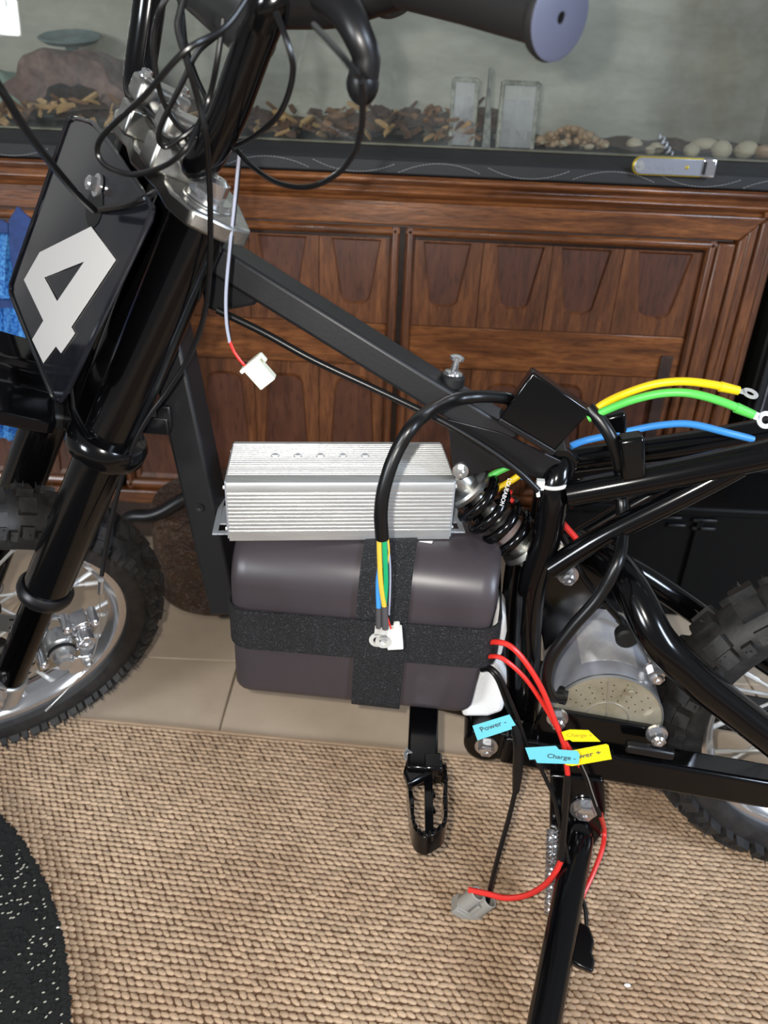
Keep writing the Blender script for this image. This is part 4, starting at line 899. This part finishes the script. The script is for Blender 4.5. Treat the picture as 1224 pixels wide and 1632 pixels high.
# kickstand --------------------------------------------------------------------
ks = .088
b = MB(); b.prism([B(x_, y_, ks) for x_, y_ in ((877, 1236), (962, 1244), (966, 1290), (960, 1330), (946, 1352), (893, 1350), (876, 1335))], -EL*.012); kp = prt(b, 'kickstand_bracket', 'gloss_black', bike, .003)
bolt(kp, B(931, 1288, ks+.001), EL, .012, .010, 'chrome')
kt = B(922, 1340, ks+.008); kf = G(846, 1742, .012)
b = MB(); b.tube([kt+EZ*.012, kt, kt+(kf-kt)*.5, kf], [.012, .0178, .0176, .0172], 24, 4); kst = prt(b, 'kickstand', 'gloss_black')
b = MB(); b.lathe(V(kf[0], kf[1], .006), EZ, [(0, 0), (.024, 0), (.024, .006), (.014, .012), (0, .012)], 24); prt(b, 'foot', 'gloss_black', kst)
kd = nrm(kf-kt)
k0 = B(880, 1320, ks+.012); k1 = B(877, 1455, ks+.055); kk = k1-k0; u_, w_ = perp(kk)
b = MB(); b.tube([k0+kk*(i/260)+(u_*math.cos(i/260*2*math.pi*19)+w_*math.sin(i/260*2*math.pi*19))*.0064 for i in range(261)], .0017, 6, 0); prt(b, 'return_spring', 'chrome', kst)
b = MB(); b.tube([k1, k1+kk*.12, B(870, 1500, ks+.062)], .0016, 6, 3); prt(b, 'spring_hook', 'steel', kst)
# small things on the frame
bt = B(722, 598, .0); b = MB(); b.lathe(bt+EZ*.000, nrm(EZ+ER*.15), [(.010, -.01), (.011, .0), (.009, .004), (.004, .005), (.0035, .016), (.0075, .017), (.0075, .020), (.003, .022), (0, .022)], 20); prt(b, 'seat_bolt', 'chrome')
b = MB(); b.lathe(bt-EZ*.004, nrm(EZ+ER*.15), [(.0125, -.006), (.0125, .003), (.010, .006), (.004, .006)], 20); prt(b, 'rubber_bush', 'dull_black')
zc = B(882, 768, .024); b = MB(); zt_ = nrm(B(872, 850, .024)-B(884, 775, .024)); zu, zw = perp(zt_)
zn = nrm(zt_+.28*zu*0+EL*0+ER*.12); zu, zw = perp(zn)
b.tube([zc+(zu*math.cos(a)+zw*math.sin(a))*.0158 for a in np.linspace(0, 2*math.pi, 29)[:-1]], .0021, 6, 0, True)
zh = B(861, 772, .036); b.box(zh, .008, .007, .010, ER, EL, EZ); b.tube([zh, B(857, 780, .04), B(858, 791, .04)], .0022, 6, 3); zt2 = prt(b, 'cable_tie', 'zip'); zt2['label'] = 'pale nylon cable tie'

# cables and wires of the bike --------------------------------------------------
def wl(name, pts, r, m='cable', Y=None, parent=bike, n=9, smooth=7):
    P = [W(p[0], p[1], p[2] if len(p) > 2 else Y) for p in pts]; return wire(parent, P, r, m, name, n, smooth)
CR = .0021
wl('control_cable', [(410, -30, .62), (360, 42, .60), (294, 82, .58), (229, 154, .60), (170, 209, .62), (155, 239, .63), (170, 265, .63), (212, 278, .63), (261, 265, .62), (294, 239, .61), (314, 203, .62), (333, 157, .63), (346, 98, .62), (356, 30, .62)], CR)
wl('control_cable', [(346, 56, .645), (314, 85, .645), (288, 137, .65), (258, 196, .66), (253, 222, .665), (265, 234, .67), (294, 216, .67), (330, 196, .68), (372, 235, .70)], CR)
wl('control_cable', [(276, -20, .63), (258, 10, .63), (248, 40, .635), (245, 82, .64), (255, 147, .65), (278, 193, .665), (304, 216, .675), (330, 227, .68), (380, 240, .70)], CR)
wl('control_cable', [(298, -20, .60), (287, 20, .60), (284, 49, .60), (301, 108, .605), (317, 163, .615), (327, 209, .62), (332, 261, .635), (335, 330, .65), (334, 430, .67), (326, 500, .685), (305, 562, .695), (268, 622, .70), (240, 660, .70), (215, 705, .70), (192, 770, .70), (175, 840, .695), (166, 890, .69), (162, 918, .685)], CR*1.15)
wl('control_cable', [(282, -20, .7), (290, 20, .7), (296, 70, .7), (312, 120, .7), (332, 165, .7), (345, 205, .71)], CR)
wl('control_cable', [(-40, 85, .50), (0, 140, .52), (39, 203, .56), (82, 261, .60), (120, 306, .635), (150, 335, .675)], .0030)
wire(npl, [SPf(152, 335, PF+.001), SPf(170, 332, PF+.0045), SPf(200, 327, PF+.005), SPf(226, 318, PF+.004), SPf(238, 312, PF-.004), SPf(246, 306, PF-.02)], .0026, 'cable', 'plate_tie')
wl('control_cable', [(440, 20, .58), (458, 68, .57), (467, 110, .575), (458, 155, .60), (440, 188, .62), (410, 214, .65), (382, 230, .68), (350, 238, .70)], CR)
wl('control_cable', [(576, 128, .475), (578, 165, .50), (576, 205, .53), (563, 245, .56), (536, 278, .59), (491, 298, .62), (442, 291, .65), (402, 265, .68), (378, 240, .69)], CR)
wl('control_cable', [(500, 40, .54), (525, 66, .50), (550, 95, .47), (570, 122, .46)], CR*.9)
wl('lead_wire', [(382, 240, .69), (378, 280, .69), (373, 330, .685), (365, 405, .68), (360, 470, .68), (361, 515, .68), (366, 546, .68)], .0015, 'white_wire')
wl('lead_wire', [(384, 240, .692), (380, 280, .692), (375, 330, .688), (367, 405, .683), (362, 470, .683), (363, 515, .683), (367, 546, .682)], .0015, 'cable')
wl('lead_wire', [(366, 544, .68), (374, 562, .68), (386, 578, .68), (398, 590, .68)], .0014, 'red')
wl('lead_wire', [(367, 544, .681), (372, 560, .683), (382, 574, .683), (402, 582, .682)], .0009, 'cable')
cn = W(414, 594, .68); ca = nrm(W(432, 616, .68)-W(400, 580, .68)); cu_ = nrm(np.cross(ca, V(0, 1, 0)))
b = MB(); b.box(cn, .025, .012, .018, ca, V(0, 1, 0), cu_); b.box(cn-ca*.0115, .004, .014, .024, ca, V(0, 1, 0), cu_); b.box(cn+cu_*.0125-ca*.009, .009, .006, .003, ca, V(0, 1, 0), cu_); prt(b, 'wire_connector', 'white_nylon', bike, .0012)
wire(bike, [B(346, 494, .032), B(420, 530, .032), B(500, 574, .032), B(600, 621, .032), B(704, 671, .033), B(779, 716, .036), B(827, 752, .04), B(858, 782, .042)], .0036, 'cable', 'brake_hose', 10)
# motor cable with phase wires
mcab = wire(bike, [B(938, 650, .022), B(958, 672, .03), B(976, 702, .035), B(986, 738, .030), B(990, 790, .014), B(992, 850, .04), B(984, 895, .072), B(955, 950, .08), B(912, 1000, .085), B(880, 1045, .088), B(870, 1082, .086), B(878, 1108, .078), B(897, 1112, .064)], .0066, 'cable', 'motor_cable', 14)
b = MB(); e_ = B(897, 1112, .064); b.lathe(e_-EL*.004, nrm(ER*.6+EL*.3), [(0, -.006), (.0095, -.006), (.0105, .0), (.0095, .006), (0, .006)], 18); prt(b, 'rubber_grommet', 'dull_black', mcab)
def lug(parent, p, d, nvec, s=1.0):
    d = nrm(d); u = nrm(np.cross(nvec, d)); nv = np.cross(d, u); c = p+d*.010*s; b = MB(); n = 20; vs = []
    for i in range(n):
        a = 2*math.pi*i/n; e_ = d*math.cos(a)+u*math.sin(a)
        for r_, h_ in ((.0028*s, -.0006), (.0058*s, -.0006), (.0058*s, .0006), (.0028*s, .0006)): vs.append(c+e_*r_+nv*h_)
    b.add(vs, [(i*4+j, i*4+(j+1) % 4, ((i+1) % n)*4+(j+1) % 4, ((i+1) % n)*4+j) for i in range(n) for j in range(4)])
    b.box(p+d*.002*s, .008*s, .005*s, .0012, d, u, nv); return b.build('ring_terminal', M['tin'], parent)
def phase(pts, m, r=.0040, end=True):
    P = [B(x_, y_, d_) for x_, y_, d_ in pts]; o = wire(mcab, P, r, m, 'phase_wire', 10)
    if end:
        d = nrm(P[-1]-P[-2]); b = MB(); b.tube([P[-1]-d*.016, P[-1]+d*.002], [r*1.25, r*1.05], 10, 0); b.build('heat_shrink', M[m], mcab); return P[-1], d
P_, d_ = phase([(936, 662, .02), (965, 642, .022), (1000, 626, .03), (1045, 612, .036), (1090, 608, .04), (1135, 613, .042), (1174, 622, .042)], 'yellow'); lug(mcab, P_, d_, nrm(EZ+EL*.3+EF*.2), 1.3)
P_, d_ = phase([(938, 667, .026), (970, 652, .03), (1010, 637, .038), (1055, 627, .044), (1100, 627, .05), (1150, 640, .054), (1198, 660, .056)], 'green'); lug(mcab, P_, d_, nrm(EZ*.5+EL), 1.4)
phase([(890, 722, .01), (905, 713, -.01), (930, 703, -.03), (965, 695, -.04), (1002, 687, -.045), (1050, 678, -.045), (1100, 676, -.045), (1160, 690, -.045), (1200, 700, -.05)], 'blue', end=False)
# coloured sensor leads behind the shock
sl_ = []
for m, pts in (('green', ((778, 760), (798, 750), (825, 738))), ('yellow', ((786, 782), (812, 768), (836, 752))), ('blue', ((830, 762), (838, 756), (844, 750))), ('red', ((785, 786), (800, 778), (815, 786)))):
    wire(bike, [B(x_, y_, -.006 if m != 'blue' else -.008) for x_, y_ in pts], .0036 if m in ('green', 'yellow') else .0028, m, 'sensor_lead', 8)
wire(bike, [B(806, 790, -.004), B(818, 800, -.002), B(822, 812, -.004)], .0028, 'red', 'sensor_lead')
wire(bike, [B(890, 826, -.02), B(905, 843, -.02), B(918, 858, -.02)], .0036, 'red', 'sensor_lead')
wire(bike, [B(895, 850, .005), B(930, 920, .0), B(985, 985, .02), B(1000, 1005, .02)], .0038, 'cable', 'sensor_lead')
b = MB(); b.prism([B(x_, y_, .0) for x_, y_ in ((884, 878), (892, 866), (903, 877), (897, 884), (886, 884))], -EL*.01); prt(b, 'sensor_plug', 'white_plastic', bike, .001)
b = MB(); b.lathe(B(998, 1016, .03), EL, [(0, -.01), (.012, -.01), (.0125, .003), (.010, .006), (0, .006)], 20); prt(b, 'cable_clip', 'dull_black')

# ================================================================== BATTERY
P0 = B(366, 862, .074)
zT = P0[2]-.0015; zB = .2500
uL, uR = .727, .436
bat = thing('battery_pack', 'grey-brown shrink-wrapped battery block strapped into the bike frame', 'battery', BK((uL+uR)/2, zB, 0))
dN, dF = .084, -.078
def corner(cx, cz, r, a0, a1, k): return [(cx+r*math.cos(R(a0+(a1-a0)*i/k)), cz+r*math.sin(R(a0+(a1-a0)*i/k))) for i in range(k+1)]
sec = corner(dN-.050, zT-.050, .050, 0, 90, 9)+corner(dF+.03, zT-.03, .03, 90, 180, 6)+corner(dF+.016, zB+.016, .016, 180, 270, 4)+corner(dN-.016, zB+.016, .016, 270, 360, 4)
b = MB(); n = len(sec); vs = []; es = [(uL, .94), (uL-.003, .965), (uL-.009, .99), (uL-.018, 1), (uR+.018, 1), (uR+.009, .99), (uR+.003, .965), (uR, .94)]
cz_ = (zT+zB)/2; cd_ = (dN+dF)/2
for u, sc_ in es:
    t_ = (u-uR)/(uL-uR)
    for d_, z_ in sec:
        zz = cz_+(z_-cz_)*sc_; dd_ = cd_+(d_-cd_)*sc_+.002*math.sin(t_*9+z_*20)
        vs.append(BK(u+.016*(1-t_)*(zT-z_)/(zT-zB), zz, dd_))
fs = [(i*n+j, i*n+(j+1) % n, (i+1)*n+(j+1) % n, (i+1)*n+j) for i in range(len(es)-1) for j in range(n)]+[tuple(range(n)), tuple(range((len(es)-1)*n, len(es)*n))[::-1]]
b.add(vs, fs); b.build('shrink_wrap_case', M['battery'], bat, angle=70)
# straps
us0 = bku(B(615, 920, .086))[0]; us1 = bku(B(598, 1120, .086))[0]
pts = []; nds = []
secs_ = sec
for i, (d_, z_) in enumerate(secs_):
    nx_, nz_ = (d_-cd_), (z_-cz_); 
    p_, q_ = secs_[i-1], secs_[(i+1) % n]; tx, tz = q_[0]-p_[0], q_[1]-p_[1]; ln = math.hypot(tx, tz); nn = V(tz/ln, -tx/ln)
    t_ = (zT-z_)/(zT-zB); u = us0+(us1-us0)*t_
    pts.append(BK(u, z_+nn[1]*.0016, d_+nn[0]*.0030)); nds.append(EL*nn[0]+EZ*nn[1])
# resample so that the strap bends with the block but stays off the wires
vst = MB().ribbon(pts, EF, .056, .0022, nds, True).build('velcro_strap', M['strap'], angle=60)
tag(vst, 'black hook-and-loop strap wrapped upright around the battery', 'strap')
zl = bku(B(362, 998, .087))[1]; zr = bku(B(775, 1032, .087))[1]
o_ = .0050; pts = []; nds = []
pl = corner(uL-.02, dN-.02, .02+o_, 0, 90, 5)+corner(uR+.02, dN-.02, .02+o_, 90, 180, 5)+corner(uR+.02, dF+.02, .02+o_, 180, 270, 5)+corner(uL-.02, dF+.02, .02+o_, 270, 360, 5)
for i, (u, d_) in enumerate(pl):
    p_, q_ = pl[i-1], pl[(i+1) % len(pl)]; tx, tz = q_[0]-p_[0], q_[1]-p_[1]; ln = math.hypot(tx, tz)
    t_ = (uL-u)/(uL-uR); pts.append(BK(u, zl+(zr-zl)*t_, d_)); nds.append((EF*tz-EL*tx)/ln)
hst = MB().ribbon(pts, EZ, .052, .0024, nds, True).build('velcro_strap', M['strap'], angle=60)
tag(hst, 'black hook-and-loop strap wrapped level around the battery over the other strap', 'strap')
# clear label corner under the controller
b = MB(); b.prism([B(x_, y_, .079) for x_, y_ in ((668, 862), (690, 862), (688, 866), (668, 863))], EL*.0004); b.build('label_corner', M['decal'], bat)
# foam pads
for lb, q, dd_ in (('white foam wedge between battery and frame, above the red wires', ((788, 985), (795, 966), (806, 985), (808, 1010), (800, 1045), (786, 1060), (780, 1030)), .045), ('white foam wedge below the red wires beside the pivot boss', ((772, 1060), (790, 1064), (798, 1076), (808, 1092), (802, 1136), (778, 1144), (735, 1144), (742, 1100)), .056)):
    tag(MB().prism([B(x_, y_, dd_) for x_, y_ in q], -EL*.045).build('foam_pad', M['foam'], None, .006, 3), lb, 'foam pad')

# ================================================================== CONTROLLER
P1g = G(716, 859, P0[2]); cxd = nrm(V(P1g[0]-P0[0], P1g[1]-P0[1], 0)); clen = np.linalg.norm((P1g-P0)[:2]); cyd = np.cross(EZ, cxd)     # cyd points away from the camera
ch = PLN(362, 767, P0, cyd)[2]-P0[2]; cdp = .104
ctl = thing('motor_controller', 'finned silver aluminium motor controller lying on top of the battery', 'controller', P0+cxd*clen/2+cyd*cdp/2)
pr2 = [(0, 0), (0, .006)]
nf = 11; z_ = .008
fh = (ch-.014-.008)/nf
for i in range(nf): pr2 += [(.0, z_+.12*fh), (.0, z_+.62*fh), (.0022, z_+.68*fh), (.0022, z_+.98*fh)]; z_ += fh
pr2 += [(0, ch-.013), (0, ch-.006), (.0012, ch-.0025), (.0045, ch-.0005), (.010, ch)]
nt = 17; yv = .012; th_ = (cdp-.016)/nt
for i in range(nt): pr2 += [(yv+.1*th_, ch), (yv+.55*th_, ch), (yv+.62*th_, ch-.0018), (yv+.98*th_, ch-.0018)]; yv += th_
pr2 += [(cdp, ch-.001), (cdp, 0)]
b = MB(); b.prism([P0+cyd*y_+EZ*zz for y_, zz in pr2], cxd*clen); b.build('finned_body', M['alu'], ctl, 0, angle=20)
for i in range(5):
    p_ = P0+cxd*(clen*(.20+.105*i))+cyd*(cdp*.62)+EZ*(ch+.0002); b = MB(); b.lathe(p_, EZ, [(.0045, -.0025), (.0050, -.0006), (.0044, .0002), (.0036, -.0006), (.0, -.002)], 16); b.build('casting_mark', M['bracket_alu'], ctl)
for s_, base in ((-1, P0), (1, P0+cxd*clen)):
    b = MB(); b.box(base+cxd*s_*.001+cyd*cdp/2+EZ*ch/2, .002, cdp-.004, ch-.003, cxd, cyd, EZ); ep = b.build('end_plate', M['bracket_alu'], ctl, .0006)
    b = MB(); ex = .0195
    y0, y1 = .010, cdp-.008
    outl = [(0, y0-.004), (ex*.8, y0), (ex, y0+.005), (ex, y1-.005), (ex*.8, y1), (0, y1)]
    # flange with two slots: strips around them
    def strip(xa, xb, ya, yb): b.box(base+cxd*s_*(xa+xb)/2+cyd*(ya+yb)/2+EZ*.0022, xb-xa, yb-ya, .0022, cxd, cyd, EZ)
    strip(0, .006, y0, y1); strip(.0135, ex, y0, y1); strip(.006, .0135, y0, y0+.007); strip(.006, .0135, y0+.022, y1-.022); strip(.006, .0135, y1-.007, y1)
    b.build('mounting_flange', M['bracket_alu'], ctl, .0006)
    for yy, zz in ((.006, .012), (.006, ch-.010), (cdp-.008, .012), (cdp-.008, ch-.01)):
        bolt(ctl, base+cxd*s_*.002+cyd*yy+EZ*zz, cxd*s_, .0024, .002, 'steel', 'screw', False)
# controller cable: leaves the back, runs by the frame and hangs down in front
cabp = [B(850, 650, -.02), B(815, 636, .012), B(765, 632, .038), B(715, 640, .06)]+[W(x_, y_, Y_) for x_, y_, Y_ in ((668, 668, .615), (634, 716, .60), (614, 770, .592), (607, 815, .590), (609, 858, .592))]
cc_ = wire(ctl, cabp, .0062, 'cable', 'output_cable', 16)
def cw(m, pts, r, name='core_wire'): return wire(cc_, [W(*p) for p in pts], r, m, name, 8)
cw('dull_yellow', [(604, 852, .592), (605, 890, .591), (607, 930, .590), (613, 970, .589)], .0024)
cw('teal_green', [(612, 852, .592), (614, 890, .591), (615, 930, .591), (613, 962, .591)], .0024)
cw('blue', [(608, 852, .594), (606, 900, .594), (603, 930, .593), (604, 972, .591)], .0026)
cw('dull_yellow', [(618, 855, .592), (620, 880, .592), (617, 900, .592), (612, 930, .594)], .0009)
cw('white_wire', [(616, 855, .593), (621, 890, .592), (622, 930, .592), (620, 980, .592)], .0009)
cw('cable', [(617, 855, .594), (622, 900, .593), (622, 950, .593), (618, 990, .592)], .0011)
cw('red', [(611, 960, .593), (618, 985, .591), (623, 1002, .590)], .0008)
for a_, c_ in (((604, 968, .591), (604, 1000, .590)), ((613, 966, .589), (614, 1002, .588))): MB().tube([W(*a_), W(*c_)], .0032, 10, 0).build('sleeve', mat('smoke_sleeve', (74, 72, 74), .3), cc_)
lug(cc_, W(603, 1002, .590), V(-.05, 0, -1), V(0, -1, .2), 1.35); lug(cc_, W(612, 1004, .588), V(0, 0, -1), V(0, -1, .2), 1.35)
b = MB(); b.lathe(W(612, 1017, .5865), V(0, -1, .1), [(0, 0), (.004, 0), (.004, .001), (0, .0014)], 16); b.build('terminal_cap', M['clear'], cc_)
k_ = W(629, 1016, .5945); ka = nrm(V(.12, 0, -1)); ku = nrm(np.cross(V(0, 1, 0), ka)); b = MB(); b.box(k_, .023, .010, .0155, ka, V(0, 1, 0), ku); b.box(k_-ka*.013-ku*.003, .008, .007, .006, ka, V(0, 1, 0), ku); b.box(k_-ku*-.0095+ka*.002, .017, .006, .004, ka, V(0, 1, 0), ku); b.box(k_-ka*.004, .006, .013, .012, ka, V(0, 1, 0), ku); b.build('white_connector', M['white_plastic'], cc_, .001)

# ================================================================== BATTERY WIRES AND TAGS
def BG(x_, y_, h): return G(x_, y_, h-1) if h > .9 else B(x_, y_, h)      # h > 1: height above the floor plus one
def bw(pts, r, m, name='battery_wire', parent=None): return wire(parent or bat, [BG(*p) for p in pts], r, m, name, 9)
WR = .0031
bw([(770, 1026, .07), (790, 1023, .088), (812, 1029, .095), (835, 1052, .098), (862, 1095, .10), (884, 1148, .102), (898, 1186, .105), (905, 1236, .108)], WR, 'red')
bw([(768, 1050, .07), (785, 1046, .088), (805, 1052, .094), (838, 1082, .096), (868, 1126, .098), (892, 1168, .10), (912, 1200, .104), (925, 1222, .106)], WR*.85, 'red')
bw([(768, 1060, .07), (782, 1064, .086), (797, 1080, .094), (812, 1113, .098), (828, 1153, .10), (840, 1188, .104), (855, 1212, .106), (868, 1238, .108), (884, 1275, .114), (896, 1330, .122), (908, 1380, 1.085), (922, 1420, 1.07), (932, 1445, 1.058), (935, 1474, 1.045)], WR*.8, 'cable')
bw([(768, 1068, .068), (780, 1068, .083), (793, 1084, .09), (806, 1118, .095), (818, 1150, .098)], WR*.8, 'cable')
bw([(818, 1150, .098), (826, 1185, .105), (825, 1230, .11), (822, 1262, .115)], [.0045, .0062, .0062, .004], 'cable', 'heat_shrink')
bw([(822, 1258, .115), (812, 1300, .122), (798, 1350, .132), (785, 1400, .142), (776, 1442, .150)], WR*.95, 'cable')
bw([(905, 1234, .108), (903, 1260, .112), (900, 1300, .118), (896, 1345, .126), (893, 1378, .134)], [.0042, .0045, .0042, .0042, .004], 'cable', 'heat_shrink')
bw([(894, 1372, .134), (884, 1392, .140), (866, 1412, .145), (838, 1427, .150), (805, 1431, .152), (775, 1424, .152), (746, 1418, .150)], WR*1.12, 'red')
bw([(924, 1218, .106), (934, 1238, .108), (942, 1262, .11), (950, 1285, .112), (957, 1300, .113)], WR*.9, 'cable', 'heat_shrink')
bw([(927, 1218, .109), (937, 1240, .111), (944, 1262, .113), (952, 1285, .115)], .0007, 'steel', 'foil_strand')
bw([(957, 1298, .113), (963, 1322, 1.092), (960, 1352, 1.080), (946, 1390, 1.068), (930, 1425, 1.056), (922, 1448, 1.050), (918, 1470, 1.045)], WR*.95, 'red')
# grey two-pole connector
gc = B(757, 1440, .150); g_ax = nrm(B(772, 1470, .150)-B(742, 1410, .150)); gx = nrm(B(786, 1440, .15)-B(736, 1412, .15)); gy = EL; gz = nrm(np.cross(gx, gy)); gz = gz if gz[2] < 0 else -gz
b = MB()
for s_ in (-1, 1):
    c_ = gc+gx*.0092*s_-gz*.002; n = 20; vs = []
    for i in range(n):
        a = 2*math.pi*i/n; e_ = gx*math.cos(a)*.0098+gy*math.sin(a)*.0092; f_ = gx*math.cos(a)*.0074+gy*math.sin(a)*.0070
        vs += [c_+e_-gz*.016, c_+e_+gz*.012, c_+f_+gz*.004, c_+f_-gz*.016]
    b.add(vs, [(i*4+j, i*4+(j+1) % 4, ((i+1) % n)*4+(j+1) % 4, ((i+1) % n)*4+j) for i in range(n) for j in range(4)])
    b.box(c_+gz*.007, .012, .012, .004, gx, gy, gz)
b.box(gc+gz*.016, .039, .0195, .014, gx, gy, gz); b.box(gc+gz*.002+gy*.009, .005, .003, .022, gx, gy, gz); b.box(gc+gz*.0175+gy*.0098, .040, .003, .010, gx, gy, gz)
gco = b.build('power_connector', M['grey_connector'], bat, .0008); gco['label'] = 'grey two-pole power connector'
# taped plug
tp = [(918, 1466), (940, 1476), (948, 1500), (944, 1518), (949, 1530), (946, 1550), (922, 1540), (905, 1528), (908, 1500)]
b = MB(); b.prism([G(x_, y_, .036) for x_, y_ in tp], V(0, .006, -.014)); tpo = b.build('taped_plug', M['plastic_black'], bat, .003, 2); tpo['label'] = 'plug wrapped in black tape'
# paper tags
def ptag(pts, d, m, s, sz, cpx, xpx, mi, name):
    P = [B(x_, y_, d) for x_, y_ in pts]; o = MB().prism(P, -EL*.0005).build('wire_tag', M[m], bat); o['label'] = name
    x0 = B(*xpx[0], d); x1 = B(*xpx[1], d); xd = nrm(x1-x0); text('tag_lettering', s, sz, B(*cpx, d+.0004), xd, nrm(np.cross(EL, xd)) , M[mi], o, .00015)
ptag([(753, 1157), (812, 1139), (822, 1156), (815, 1158), (816, 1162), (761, 1180)], .108, 'tag_blue', 'Power -', .0098, (786, 1157), ((760, 1164), (812, 1147)), 'ink', 'cyan tag lettered Power -')
ptag([(837, 1192), (886, 1189), (891, 1195), (920, 1197), (924, 1203), (922, 1218), (856, 1216), (853, 1210), (844, 1211)], .116, 'tag_blue', 'Charge -', .0090, (895, 1207), ((850, 1202), (920, 1209)), 'ink', 'cyan tag lettered Charge -')
ptag([(903, 1198), (966, 1186), (970, 1188), (975, 1210), (912, 1221), (901, 1219)], .112, 'tag_yellow', 'Power +', .0104, (932, 1204), ((905, 1210), (965, 1199)), 'ink', 'yellow tag lettered Power +')
ptag([(895, 1167), (908, 1163), (938, 1164), (957, 1182), (912, 1182), (908, 1179), (900, 1180)], .108, 'tag_yellow', 'Charge +', .0075, (924, 1172), ((905, 1172), (940, 1173)), 'ink_faint', 'yellow tag with faint print')
